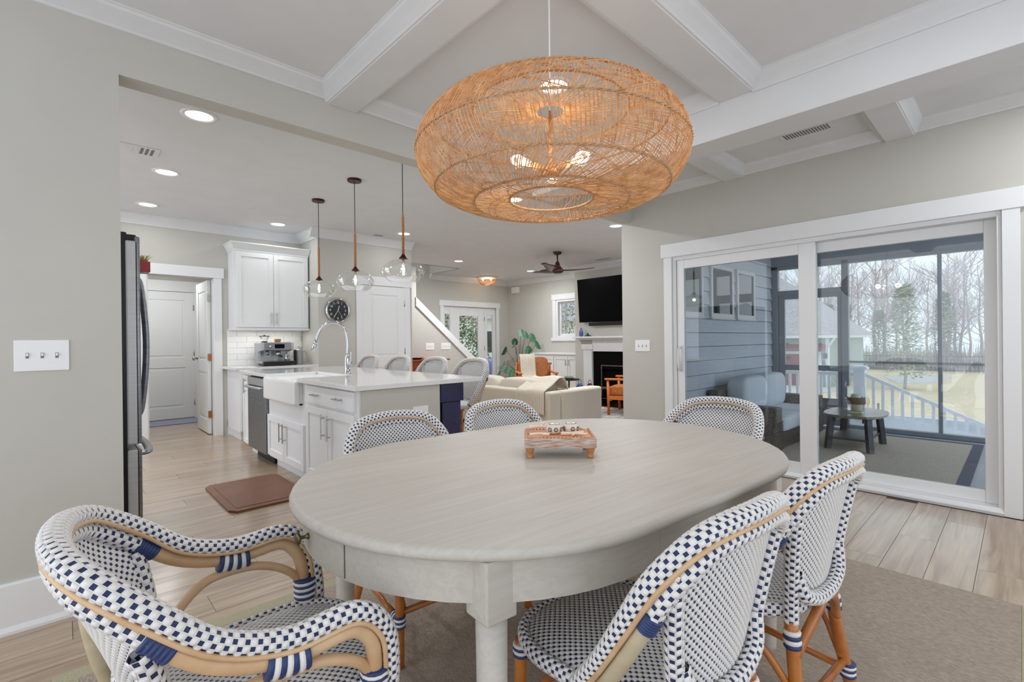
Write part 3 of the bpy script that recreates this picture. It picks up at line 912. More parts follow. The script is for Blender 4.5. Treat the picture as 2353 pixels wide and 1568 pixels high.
# splash tiles on the wall
bs = sempty('backsplash', (2.06, YK, 0.9), 'white subway tile splashback under the wall cabinet')
MB().box(1.60, 2.556, YK - 0.006, YK - 0.001, 0.90, 1.372).build('grout_bed', 'grout', bs)
tl = {}
rows, th, tw = 6, 0.0786, 0.235
for r in range(rows):
    x = 1.60 - (tw / 2 if r % 2 else 0)
    while x < 2.55:
        x0, x1 = max(x, 1.60), min(x + tw, 2.556)
        if x1 - x0 > 0.03:
            k = round(x1 - x0, 3)
            if k not in tl:
                tl[k] = MB().box(0.001, x1 - x0 - 0.001, -0.013, -0.005, 0.001, th - 0.001).build('tile', 'tile', bs, local=True, bevel=0.0012, seg=1)
                o = tl[k]
            else:
                o = tl[k].copy(); COL.objects.link(o)
            o.location = (x0 - bs.location.x, 0, r * th)
        x += tw
# wall cabinet
t = thing('wall_cabinet', 'white two door shaker wall cabinet with crown above the coffee counter', 'cabinet', (2.08, 7.0, 1.365))
MB().box(1.622, 2.545, 6.855, YK - 0.002, 1.385, 2.42).build('body', 'cab', t, bevel=0.002, seg=1)
MB().box(1.612, 2.555, 6.845, YK - 0.002, 1.365, 1.392).build('light_rail', 'cab', t, bevel=0.003)
MB().add([(1.612, 6.842, 2.41), (2.555, 6.842, 2.41), (2.555, YK - 0.002, 2.41), (1.612, YK - 0.002, 2.41), (1.575, 6.80, 2.475), (2.556, 6.80, 2.475), (2.556, YK - 0.002, 2.475), (1.575, YK - 0.002, 2.475)],
         [(3, 2, 1, 0), (4, 5, 6, 7), (0, 1, 5, 4), (1, 2, 6, 5), (2, 3, 7, 6), (3, 0, 4, 7)]).box(1.565, 2.556, 6.79, YK - 0.002, 2.475, 2.49).box(1.612, 2.55, 6.846, YK - 0.002, 2.385, 2.41).build('crown', 'cab', t, bevel=0.002, seg=1)
for a0, a1, ha in ((1.640, 2.082, 2.05), (2.086, 2.53, 2.118)):
    d = shaker('Y', 6.855, a0, a1, 1.405, 2.375, t)
    bar_pull(d, (ha, 6.835, 1.44), (ha, 6.835, 1.60), (0, -0.028, 0), 0.005)
MB().box(1.75, 2.45, 6.93, 6.97, 1.375, 1.384).build('light_strip', 'led', t)
area('under_cabinet_lamp', (2.08, 6.95, 1.36), 0.7, 1.6, shape='RECTANGLE', size_y=0.05, col=(1, 0.97, 0.92))

# espresso machine
t = thing('espresso_machine', 'steel and black espresso machine on the short counter', 'coffee machine', (2.1, 6.93, 0.90))
MB().box(1.905, 2.29, 6.93, 7.06, 0.915, 1.20).build('rear_housing', 'steel', t, bevel=0.012, seg=3)
MB().prism([(6.72, 0.93), (7.06, 0.93), (7.06, 1.20), (6.74, 1.20), (6.74, 1.10), (6.90, 1.08), (6.90, 0.96), (6.72, 0.96)], 'x', 1.90, 1.935).build('side_panel', 'steel', t, bevel=0.004)
MB().prism([(6.72, 0.93), (7.06, 0.93), (7.06, 1.20), (6.74, 1.20), (6.74, 1.10), (6.90, 1.08), (6.90, 0.96), (6.72, 0.96)], 'x', 2.265, 2.30).build('side_panel', 'steel', t, bevel=0.004)
MB().prism([(6.73, 1.10), (6.94, 1.09), (6.94, 1.205), (6.745, 1.205)], 'x', 1.935, 2.27).build('head', 'steel_dark', t, bevel=0.008, seg=3)
MB().box(2.06, 2.18, 6.733, 6.737, 1.125, 1.18).build('display', 'blackgloss', t)
MB().lathe([(0.018, 0), (0.018, 0.02), (0.012, 0.024)], 16, (0, 0, 0)).xf().build('dial_knob', 'chrome', t, local=True, smooth=True)
dk = bpy.data.objects['dial_knob']; dk.rotation_euler = (math.pi / 2, 0, 0); dk.location = (2.0 - 2.1, 6.735 - 6.93, 1.15 - 0.9)
MB().box(1.91, 2.31, 6.68, 6.93, 0.905, 0.955).build('drip_tray', 'black', t, bevel=0.006)
MB().box(1.93, 2.29, 6.69, 6.92, 0.953, 0.958).build('drip_grate', 'steel_dark', t)
MB().lathe([(0.03, 0.06), (0.032, 0.02), (0.03, 0)], 18, (2.12, 6.80, 1.03)).build('group_head', 'chrome', t, smooth=True)
MB().tube([(2.12, 6.79, 1.035), (2.12, 6.66, 1.02)], 0.012, 10).build('portafilter', 'black', t, smooth=True)
MB().tube(crom([(2.235, 6.77, 1.10), (2.245, 6.75, 1.04), (2.25, 6.74, 0.97)], 6), 0.005, 8).build('steam_wand', 'chrome', t, smooth=True)
MB().lathe([(0.03, 0), (0.034, 0.03), (0.032, 0.075), (0.036, 0.085)], 18, (2.22, 6.76, 0.958)).build('milk_jug', 'chrome', t, smooth=True)
MB().lathe([(0.02, 0.06), (0.022, 0.03), (0.02, 0)], 16, (1.985, 6.80, 1.035)).build('grinder_outlet', 'steel_dark', t, smooth=True)
MB().lathe([(0.035, 0), (0.04, 0.02), (0.062, 0.065)], 22, (1.99, 6.93, 1.22), caps=False).build('bean_hopper', 'globe', t, smooth=True)
MB().lathe([(0.036, 0.0), (0.036, 0.018)], 18, (1.99, 6.93, 1.203)).build('hopper_collar', 'black', t, smooth=True)
MB().lathe([(0.064, 0), (0.064, 0.008), (0.012, 0.010), (0.012, 0.02), (0.0, 0.02)], 22, (1.99, 6.93, 1.285)).build('hopper_lid', 'black', t, smooth=True)
tag(MB().box(2.115, 2.185, 6.88, 6.95, 1.218, 1.252).build('wooden_tamper', 'trayleg', bevel=0.004), 'small wooden tamper on top of the espresso machine', 'tamper')
tag(MB().lathe([(0.035, 0), (0.035, 0.008), (0.03, 0.012)], 18, (2.15, 6.915, 1.206)).build('tamper_dish', 'steel', smooth=True), 'round steel dish under the wooden tamper', 'dish')
# french press
t = thing('french_press', 'steel french press beside the espresso machine', 'coffee press', (2.415, 6.88, 0.90))
MB().lathe([(0.047, 0), (0.05, 0.01), (0.048, 0.18), (0.052, 0.19), (0.05, 0.2), (0.02, 0.212), (0.006, 0.215), (0.006, 0.235), (0.014, 0.238), (0.014, 0.245), (0, 0.248)], 24, (2.415, 6.88, 0.90)).build('body', 'steel', t, smooth=True)
MB().tube(crom([(2.46, 6.88, 1.065), (2.495, 6.88, 1.075), (2.515, 6.88, 1.04), (2.515, 6.88, 0.96), (2.495, 6.88, 0.925), (2.46, 6.88, 0.93)], 6), 0.008, 8).build('handle', 'steel', t, smooth=True)
MB().lathe([(0.014, 0), (0.016, 0.2)], 12, (2.352, 6.86, 0.90)).build('scoop', 'black', t, smooth=True)

# wall clock with numerals
t = thing('wall_clock', 'round black wall clock with white numerals and chrome rim', 'clock', (2.825, YC, 1.64))
cx, cz = 2.825, 1.64
MB().lathe([(0.150, 0.0), (0.172, 0.0), (0.176, 0.02), (0.168, 0.038), (0.154, 0.042), (0.148, 0.03)], 48, (0, 0, 0), caps=False).build('rim', 'chrome', t, local=True, smooth=True)
MB().lathe([(0.0, 0.02), (0.152, 0.02)], 48, caps=False).build('dial', 'dial', t, local=True)
for nm in ('rim', 'dial'):
    bpy.data.objects[nm].rotation_euler = (math.pi / 2, 0, 0)
for k in range(1, 13):
    a = math.radians(90 - 30 * k)
    cu = bpy.data.curves.new('numeral', 'FONT')
    cu.body = str(k)
    cu.size = 0.044
    cu.align_x, cu.align_y = 'CENTER', 'CENTER'
    cu.extrude = 0.0004
    o = bpy.data.objects.new('numeral', cu)
    COL.objects.link(o)
    cu.materials.append(M['white_print'])
    me_ = bpy.data.meshes.new_from_object(o)
    bpy.data.objects.remove(o)
    o = bpy.data.objects.new('numeral', me_)
    COL.objects.link(o)
    o.parent = t
    o.rotation_euler = (math.pi / 2, 0, 0)
    o.location = (0.108 * math.cos(a), -0.0215, 0.108 * math.sin(a))
mk_ = MB()
for k in range(60):
    a = math.radians(6 * k)
    r0 = 0.134 if k % 5 else 0.130
    c, s = math.cos(a), math.sin(a)
    w = 0.0008 if k % 5 else 0.0018
    q = np.array([(r0, -w), (0.143, -w), (0.143, w), (r0, w)])
    mk_.add([(c * u - s * v, -0.0207, s * u + c * v) for u, v in q], [(0, 1, 2, 3)])
mk_.build('minute_track', 'white_print', t, local=True)
def hand(name, ang, l, w, zo, back=0.02):
    a = math.radians(ang)
    c, s = math.cos(a), math.sin(a)
    q = [(-back, -w * .5), (l * .8, -w), (l, 0), (l * .8, w), (-back, w * .5)]
    b = MB().add([(c * u - s * v, -zo, s * u + c * v) for u, v in q] + [(c * u - s * v, -zo - 0.002, s * u + c * v) for u, v in q],
                 [(0, 1, 2, 3, 4), (9, 8, 7, 6, 5)] + [(i, (i + 1) % 5, 5 + (i + 1) % 5, 5 + i) for i in range(5)])
    b.build(name, 'white_print', t, local=True)
hand('hour_hand', 72, 0.075, 0.004, 0.023)
hand('minute_hand', 238, 0.115, 0.003, 0.026)
hand('second_hand', 303, 0.10, 0.0012, 0.029)

# ---- island
IX0, IX1, IY0, IY1 = 1.44, 2.55, 3.07, 5.93
t = thing('kitchen_island', 'long white kitchen island with cabinets, drawer and grey end panel', 'island', (2.0, 4.5, 0))
fx = 1.485                       # cabinet face plane (looks toward -X)
MB().box(fx, 2.13, 3.11, 5.05, 0.1, 0.862).box(fx, 2.13, 5.67, 5.90, 0.1, 0.862).box(2.06, 2.13, 5.05, 5.67, 0.1, 0.862).build('carcass', 'cab', t)
MB().box(fx + 0.07, 2.11, 3.13, 5.05, 0.0, 0.1).box(fx + 0.07, 2.11, 5.67, 5.88, 0, 0.1).build('toe_board', 'cab', t)
MB().box(fx + 0.012, 2.14, 3.095, 3.11, 0.0, 0.862).build('end_panel', 'wall', t)
MB().box(1.56, 2.14, 5.90, 5.915, 0.0, 0.862).build('end_panel', 'wall', t)
MB().box(2.13, 2.145, 3.11, 5.9, 0.0, 0.862).build('back_panel', 'wall', t)
MB().box(1.50, 2.14, 3.083, 3.095, 0.0, 0.12).build('end_baseboard', 'trim', t)
# drawer cabinet
d = MB(); fb(d, 'X', fx, 3.155, 4.045, 0.71, 0.852, 0, 0.02); d = d.build('drawer', 'cab', t, bevel=0.002, seg=1)
for yc in (3.385, 3.81):
    bar_pull(d, (fx - 0.02, yc - 0.07, 0.785), (fx - 0.02, yc + 0.07, 0.785), (-0.028, 0, 0), 0.0055)
for a0, a1, hy in ((3.155, 3.597, 3.64 - 0.09), (3.603, 4.045, 3.66)):
    d = shaker('X', fx, a0, a1, 0.12, 0.69, t)
    bar_pull(d, (fx - 0.02, hy, 0.46), (fx - 0.02, hy, 0.65), (-0.028, 0, 0), 0.0055)
# sink cabinet doors
for a0, a1, hy in ((4.10, 4.572, 4.53), (4.578, 5.04, 4.62)):
    d = shaker('X', fx, a0, a1, 0.12, 0.51, t)
    bar_pull(d, (fx - 0.02, hy, 0.30), (fx - 0.02, hy, 0.47), (-0.028, 0, 0), 0.0055)
# slim cabinet past the dishwasher
d = shaker('X', fx, 5.69, 5.89, 0.12, 0.852, t, st=0.04)
bar_pull(d, (fx - 0.02, 5.75, 0.66), (fx - 0.02, 5.75, 0.82), (-0.03, 0, 0), 0.0055)
# blue posts under the overhang
for y0 in (3.10, 5.71):
    p = MB().box(2.165, 2.345, y0, y0 + 0.18, 0.02, 0.72).build('post', 'navy_gloss', t, bevel=0.006)
    MB().box(2.145, 2.365, y0 - 0.015, y0 + 0.195, 0.72, 0.866).build('post_cap', 'navy_gloss', p, bevel=0.006)
    MB().box(2.145, 2.365, y0 - 0.015, y0 + 0.195, 0.0, 0.09).build('post_foot', 'navy_gloss', p, bevel=0.006)
plate('outlet', 'Y', 3.095, 1.965, 0.664, 0.132, 0.1, 2, 'white duplex outlet plate on the grey end of the island', kind='outlet')

ct = MB().box(IX0, IX1, IY0, 4.16, 0.866, 0.90).box(1.93, IX1, 4.16, 4.985, 0.866, 0.90).box(IX0, IX1, 4.985, IY1, 0.866, 0.90)
tag(ct.build('island_countertop', 'quartz', bevel=0.003), 'glossy white quartz top of the island with a sink cutout', 'countertop')
# apron sink
t = thing('apron_sink', 'white fireclay apron sink set in the island', 'sink', (1.68, 4.57, 0.66))
MB().box(1.415, 1.465, 4.15, 5.0, 0.665, 0.878).build('apron_front', 'ceramic', t, bevel=0.022, seg=4)
MB().box(1.46, 1.93, 4.165, 4.19, 0.665, 0.872).box(1.46, 1.93, 4.96, 4.985, 0.665, 0.872).box(1.905, 1.93, 4.165, 4.985, 0.665, 0.872).box(1.46, 1.93, 4.165, 4.985, 0.665, 0.69).build('basin', 'ceramic', t, bevel=0.006)
MB().lathe([(0.0, 0.0), (0.045, 0.0), (0.045, 0.006)], 20, (1.69, 4.57, 0.69)).build('drain', 'steel', t, smooth=True)
# faucet
t = thing('kitchen_faucet', 'tall chrome gooseneck faucet behind the apron sink', 'faucet', (1.99, 4.40, 0.90))
bx, by = 1.99, 4.40
MB().lathe([(0.032, 0), (0.032, 0.006), (0.026, 0.012), (0.025, 0.13), (0.021, 0.16), (0.0135, 0.19)], 20, (bx, by, 0.90)).build('base', 'chrome', t, smooth=True)
MB().tube(crom([(bx, by, 1.08), (bx, by, 1.22), (bx - 0.025, by + 0.012, 1.33), (bx - 0.10, by + 0.045, 1.385), (bx - 0.19, by + 0.085, 1.355), (bx - 0.235, by + 0.105, 1.27), (bx - 0.25, by + 0.11, 1.22)], 10), 0.0135, 12).build('spout', 'chrome', t, smooth=True)
MB().tube([(bx - 0.249, by + 0.11, 1.225), (bx - 0.262, by + 0.115, 1.17), (bx - 0.275, by + 0.12, 1.12)], np.array([0.0145, 0.019, 0.021]), 14).build('spray_head', 'chrome', t, smooth=True)
hb = MB().tube([(bx, by, 1.0), (bx + 0.01, by - 0.045, 1.0)], 0.02, 14).build('handle_hub', 'chrome', t, smooth=True)
MB().tube(crom([(bx + 0.01, by - 0.045, 1.0), (bx + 0.012, by - 0.055, 1.06), (bx + 0.012, by - 0.06, 1.115)], 5), 0.007, 8).build('lever', 'chrome', hb, smooth=True)
# dishwasher
t = thing('dishwasher', 'stainless steel dishwasher built into the island', 'dishwasher', (1.7, 5.36, 0))
MB().box(1.50, 2.05, 5.06, 5.66, 0.10, 0.855).build('tub', 'black', t)
d = MB().box(1.455, 1.50, 5.06, 5.66, 0.105, 0.76).build('door', 'steel_dark', t, bevel=0.004)
MB().box(1.452, 1.50, 5.06, 5.66, 0.765, 0.845).build('control_strip', 'steel', t, bevel=0.004)
MB().tube(crom([(1.455, 5.10, 0.75), (1.42, 5.12, 0.752), (1.412, 5.36, 0.752), (1.42, 5.60, 0.752), (1.455, 5.62, 0.75)], 6), 0.013, 10, sq=1.3).build('handle', 'steel', d, smooth=True)
MB().box(1.54, 2.0, 5.08, 5.64, 0.0, 0.10).build('kick_plate', 'black', t)
# floor mats
tag(MB().prism([(0.86, 3.86), (0.90, 3.80), (1.38, 3.80), (1.42, 3.86), (1.42, 4.60), (1.38, 4.66), (0.90, 4.66), (0.86, 4.60)], 'z', 0.0, 0.016).prism([(0.91, 3.88), (0.93, 3.86), (1.35, 3.86), (1.37, 3.88), (1.37, 4.58), (1.35, 4.60), (0.93, 4.60), (0.91, 4.58)], 'z', 0.016, 0.019).build('kitchen_mat', 'mat_brown', bevel=0.006), 'brown padded kitchen mat on the floor in front of the sink', 'mat')
tag(MB().box(0.72, 1.66, 8.62, 9.13, 0.0, 0.012).build('doormat', 'mat_blue', bevel=0.004), 'pale blue doormat in front of the mudroom door', 'mat')

# ---- pendant lights over the island
def pendant(y, label):
    x = 2.05
    t = thing('glass_pendant', label, 'pendant light', (x, y, 1.68), 0, 'clear glass pendants over the island')
    MB().lathe([(0.0, -0.022), (0.062, -0.022), (0.065, -0.016), (0.065, 0)], 28, (x, y, CEIL)).build('canopy', 'bronze', t, smooth=False)
    MB().tube([(x, y, CEIL - 0.02), (x, y, 2.23)], 0.0035, 6).build('cord', 'cord_black', t)
    MB().tube([(x, y, 2.245), (x, y, 2.22), (x, y, 2.215), (x, y, 1.895)], np.array([0.004, 0.008, 0.0105, 0.0105]), 12).build('jute_stem', 'jute', t, smooth=True)
    MB().lathe([(0.012, 0.04), (0.016, 0.03), (0.036, 0.006), (0.037, 0)], 20, (x, y, 1.872)).build('cap', 'bronze', t, smooth=True)
    pr = [(0.036, 0.0), (0.04, -0.004), (0.09, -0.016), (0.14, -0.045), (0.168, -0.085), (0.170, -0.11), (0.152, -0.15), (0.118, -0.18), (0.098, -0.192)]
    P = crom([(a, b, 0) for a, b in pr], 4)
    MB().lathe([(p[0], p[1]) for p in P], 40, (x, y, 1.874), caps=False).build('glass_globe', 'globe', t, smooth=True)
    s = MB().lathe([(0.014, 0), (0.014, -0.035)], 14, (x, y, 1.872)).build('socket', 'nickel', t, smooth=True)
    MB().lathe([(0.012, 0), (0.014, -0.02), (0.026, -0.05), (0.028, -0.075), (0.018, -0.1), (0.0, -0.106)], 18, (x, y, 1.838), caps=False).build('bulb_glass', 'globe', t, smooth=True)
    MB().tube([(x, y, 1.825), (x, y, 1.76)], 0.007, 8).build('filament', 'bulb', t, smooth=True)
    point('pendant_lamp', (0, 0, 1.79 - 1.68), 1.5, (1, 0.9, 0.75), 0.02, t)
pendant(5.21, 'clear glass globe pendant nearest the white wall cabinet, smallest of the three')
pendant(4.335, 'clear glass globe pendant in the middle of the three over the island')
pendant(3.462, 'clear glass globe pendant nearest the dining room, largest of the three')

# ------------------------------------------------------------------ woven bistro chairs
def masked(mb, keep_xyz):
    """drop faces whose centre fails the test, then unused vertices"""
    V = np.concatenate(mb.v)
    Fq = np.array(mb.f)
    ok = keep_xyz(V[Fq].mean(1))
    Fq = Fq[ok]
    mm = np.array(mb.m)[ok]
    used = np.unique(Fq)
    rm = np.zeros(len(V), int)
    rm[used] = np.arange(len(used))
    o = MB()
    o.v, o.n = [V[used]], len(used)
    o.f, o.m = rm[Fq].tolist(), mm.tolist()
    return o

def surf_n(fn):
    def S(u, v):
        e = 1e-3
        p = fn(u, v)
        du = fn(u + e, v) - p
        dv = fn(u, v + e) - p
        n = np.cross(du, dv)
        n /= np.linalg.norm(n, axis=-1, keepdims=True) + 1e-12
        return p, n
    return S

HOOP = {'side': [(.228, -.03, .45), (.240, -.105, .545), (.245, -.17, .65), (.230, -.23, .755), (.160, -.283, .83)],
        'arm': [(.238, .195, .43), (.250, .196, .50), (.262, .180, .595), (.270, .115, .655), (.268, -.01, .650), (.258, -.12, .682), (.242, -.21, .755), (.19, -.295, .822), (.10, -.335, .845)]}
HTOP = {'side': (0, -.308, .85), 'arm': (0, -.345, .85)}
PANEL = {'side': [(.46, .140, -.212, -.238), (.55, .160, -.222, -.252), (.63, .178, -.232, -.264), (.70, .193, -.243, -.276), (.76, .202, -.254, -.287), (.80, .190, -.266, -.293), (.825, .14, -.28, -.297), (.84, .05, -.296, -.298)],
         'arm': [(.46, .175, -.19, -.235), (.55, .195, -.195, -.258), (.63, .217, -.205, -.285), (.70, .235, -.225, -.312), (.76, .222, -.275, -.335), (.80, .185, -.31, -.342), (.82, .13, -.335, -.347), (.84, .05, -.347, -.348)]}

def make_chair(kind, name, label, group, dz=0.0, cat='chair'):
    base = 'arm' if kind == 'arm' else 'side'
    leg_m = 'rattan_grey' if kind == 'arm' else 'rattan_shaded'
    pole_m = 'rattan' if kind == 'arm' else 'rattan_grey'
    t = thing(name, label, cat, (0, 0, 0), 0, group)
    up = np.array([0, 0, dz])
    R = np.array(HOOP[base])
    full = np.vstack([R, [HTOP[base]], (R * [-1, 1, 1])[::-1]])
    P = resample(crom(full, 12), 181) + up
    T = np.gradient(P, axis=0)
    T /= np.linalg.norm(T, axis=1, keepdims=True)
    B = np.stack([P[:, 0], np.minimum(0, P[:, 1] + 0.12), np.zeros(len(P))], -1)
    B -= T * (B * T).sum(1, keepdims=True)
    B /= np.linalg.norm(B, axis=1, keepdims=True)
    N = np.cross(T, B)
    wh = weave_tube(P, N, B, 0.0185, 0.0225, 0.0105, 10, 0.0022).build('woven_hoop', ['weave_w', 'weave_b'], t, smooth=True, local=True)
    wh['kind'] = 'stuff'
    MB().tube(P - 0.0165 * N + 0.0165 * B, 0.0055, 8).build('cane_trim', 'rattan', t, smooth=True, local=True)
    MB().tube(P - 0.0125 * N - 0.0195 * B, 0.005, 8).build('cane_trim', 'rattan', t, smooth=True, local=True)
    Q = P - 0.034 * N
    zz = P[:, 2] - dz
    back = (zz > 0.695) & (P[:, 1] < 0) if base == 'side' else (P[:, 1] < -0.19)
    ib = np.where(back)[0]
    i0, i1 = ib[0], ib[-1]
    for seg in (Q[:i0 + 2], Q[i1 - 1:]):
        MB().tube(seg, 0.017, 12).build('hoop_pole', pole_m, t, smooth=True, local=True)
    o = weave_tube(Q[i0:i1 + 1], N[i0:i1 + 1], B[i0:i1 + 1], 0.0175, 0.0175, 0.0105, 8, 0.002).build('woven_rail', ['weave_w', 'weave_b'], t, smooth=True, local=True)
    o['kind'] = 'stuff'
    for j in (slice(i0 - 4, i0 + 2), slice(i1 - 1, i1 + 5)):
        mb = MB(); wrap(mb, Q[j], 0.0195, 14, 6, allblue=True)
        mb.build('lashing', ['wrap_b', 'weave_w'], t, smooth=True, local=True)
    # back panel
    C = crom(np.array([(a, b, c) for a, b, c, d in PANEL[base]]), 6)
    D = crom(np.array([(a, d, 0) for a, b, c, d in PANEL[base]]), 6)
    zt = C[:, 0]
    def hwz(z):
        return np.interp(z, zt, C[:, 1])
    def ys(z):
        return np.interp(z, zt, C[:, 2])
    def yc(z):
        return np.interp(z, zt, D[:, 1])
    z0, z1 = 0.465, 0.838
    def fn(u, v):
        x = (u - 0.5) * 0.52
        z = z0 + v * (z1 - z0)
        k = (ys(z) - yc(z)) / np.maximum(hwz(z), 0.1) ** 2
        return np.stack([x, yc(z) + k * np.minimum(x * x, 0.08), z + dz], -1)
    mb = weave(surf_n(fn), 58, 42, 0.0016, kb=(0.72, 0.70), kw=(0.9, 0.74))
    mb = masked(mb, lambda c: (np.abs(c[:, 0]) < hwz(c[:, 2] - dz) + 0.006) & (c[:, 2] - dz < z1 - 0.002))
    o = mb.build('back_panel', ['weave_w', 'weave_b'], t, smooth=True, local=True)
    o['kind'] = 'stuff'
    # woven side borders that run down into the rear legs, and the woven U at the foot of the panel
    for s in (-1, 1):
        zs = np.linspace(0.70 if base == 'arm' else 0.775, 0.42, 14)
        pth = np.stack([s * (hwz(np.maximum(zs, 0.47)) + 0.004), ys(np.maximum(zs, 0.47)) - 0.006, zs + dz], -1)
        tt, n_, b_ = frames(pth, (0, -1, 0))
        o = weave_tube(pth, n_, b_, 0.0185, 0.0185, 0.0105, 8, 0.002).build('woven_border', ['weave_w', 'weave_b'], t, smooth=True, local=True)
        o['kind'] = 'stuff'
    hb = hwz(0.52)
    pth = resample(crom([(-hb, ys(0.56) - .01, .56 + dz), (-hb * .85, yc(.5) - .0, .50 + dz), (-hb * .4, yc(.47) - .012, .472 + dz), (0, yc(.47) - .014, .468 + dz), (hb * .4, yc(.47) - .012, .472 + dz), (hb * .85, yc(.5), .50 + dz), (hb, ys(0.56) - .01, .56 + dz)], 6), 30)
    tt, n_, b_ = frames(pth, (0, -1, 0))
    o = weave_tube(pth, n_, b_, 0.019, 0.019, 0.0105, 8, 0.002).build('woven_border', ['weave_w', 'weave_b'], t, smooth=True, local=True)
    o['kind'] = 'stuff'
    # seat
    sz = 0.462 + dz
    fx_ = 0.245 if base == 'arm' else 0.232
    def hx(yv):
        return fx_ * (0.84 + 0.16 * np.clip((yv + 0.2) / 0.3, 0, 1))
    def qn(x, yv):
        return (np.abs(x / hx(yv)) ** 3.2 + np.abs((yv - 0.015) / 0.24) ** 3.2) ** (1 / 3.2)
    def fs(u, v):
        x = (u - 0.5) * 0.52
        yv = -0.245 + v * 0.52
        q = qn(x, yv)
        return np.stack([x, yv, sz + 0.004 * (1 - np.minimum(q, 1) ** 2) - 0.022 * np.minimum(q, 1.1) ** 9 + 0.0 * x], -1)
    mb = weave(surf_n(fs), 56, 56, 0.0016, kb=(0.72, 0.70), kw=(0.9, 0.74))
    mb = masked(mb, lambda c: qn(c[:, 0], c[:, 1]) < 1.0)
    seat = mb.build('seat', ['weave_w', 'weave_b'], t, smooth=True, local=True)
    seat['kind'] = 'stuff'
    th = np.linspace(0, 2 * math.pi, 90)
    ce, se = np.cos(th), np.sin(th)
    yv = 0.015 + 0.236 * np.sign(se) * np.abs(se) ** (2 / 3.2)
    xv = hx(yv) * 0.985 * np.sign(ce) * np.abs(ce) ** (2 / 3.2)
    pth = resample(np.stack([xv, yv, np.full_like(xv, sz - 0.022)], -1), 120)
    tt, n_, b_ = frames(pth, (0, 0, 1))
    o = weave_tube(pth, n_, b_, 0.019, 0.015, 0.0105, 10, 0.002).build('seat_rim', ['weave_w', 'weave_b'], t, smooth=True, local=True)
    o['kind'] = 'stuff'
    # legs
    lx, ly = fx_ - 0.03, 0.195
    fl_top = sz - 0.03
    legs = []
    for s in (-1, 1):
        pf = crom([(s * lx, ly, fl_top), (s * (lx + 0.004), ly + 0.006, fl_top * 0.5), (s * (lx + 0.012), ly + 0.018, 0.0)], 5)
        MB().tube(pf, 0.0165, 12).build('leg', leg_m, t, smooth=True, local=True)
        xr = float(hwz(0.47)) + 0.004
        yr = float(ys(0.47)) - 0.006
        if base == 'arm':
            pr = crom([(s * 0.187, -.310, .64 + dz), (s * 0.19, -.305, .58 + dz), (s * 0.194, -0.29, .50 + dz), (s * 0.20, -.268, .40), (s * 0.207, -.272, .2), (s * 0.215, -.30, 0)], 5)
        else:
            pr = crom([(s * xr, yr, .425 + dz), (s * (xr + .01), yr - .012, .30 + dz * .7), (s * (xr + 0.035), yr - .04, .12), (s * (xr + 0.055), yr - .07, 0)], 5)
        MB().tube(pr, 0.0175, 12).build('leg', leg_m, t, smooth=True, local=True)
        legs.append((pf, pr))
        zb = 0.17 + dz * 0.35
        def at(pth_, z):
            i = np.argmin(np.abs(pth_[:, 2] - z))
            return pth_[i]
        a, b = at(pf, zb), at(pr, zb)
        MB().tube([(a[0], a[1], zb), (b[0], b[1], zb)], 0.012, 10).build('stretcher', leg_m, t, smooth=True, local=True)
        # side arch under the seat
        MB().tube(crom([(a[0] - s * .02, a[1] - .01, zb + .04), (s * lx * .95, ly - .06, fl_top - .10), (s * lx * .95, ly - .15, fl_top - .015), (s * lx * .95, -0.06, fl_top - .015), (s * lx * .93, -.17, fl_top - .10), (b[0] - s * .02, b[1] + .01, zb + .04)], 6), 0.0105, 8).build('arch_brace', leg_m, t, smooth=True, local=True)
        d = np.array([b[0] - a[0], b[1] - a[1], 0]); d /= np.linalg.norm(d)
        q, q2 = at(pr, .40 + dz), at(pr, .36 + dz)
        for pa_, r_, k_ in (([(a[0], a[1], zb - .022), (a[0], a[1], zb + .022)], 0.0195, 5), ([(b[0], b[1], zb - .022), (b[0], b[1], zb + .022)], 0.0205, 5),
                            ([np.array([a[0], a[1], zb]) + d * .025, np.array([a[0], a[1], zb]) + d * .065], 0.0145, 5),
                            ([pf[0] + (0, 0, -.045), pf[0] + (0, 0, -.012)], 0.0195, 4), ([q2, q], 0.0205, 4)):
            mb = MB(); wrap(mb, pa_, r_, 12, k_)
            mb.build('lashing', ['wrap_b', 'weave_w'], t, smooth=True, local=True)
    for k in (0, 1):
        a, b = legs[0][k], legs[1][k]
        zb = 0.20 + dz * 0.35
        i = np.argmin(np.abs(a[:, 2] - zb))
        MB().tube([(a[i][0], a[i][1], zb), (b[i][0], b[i][1], zb)], 0.012, 10).build('stretcher', leg_m, t, smooth=True, local=True)
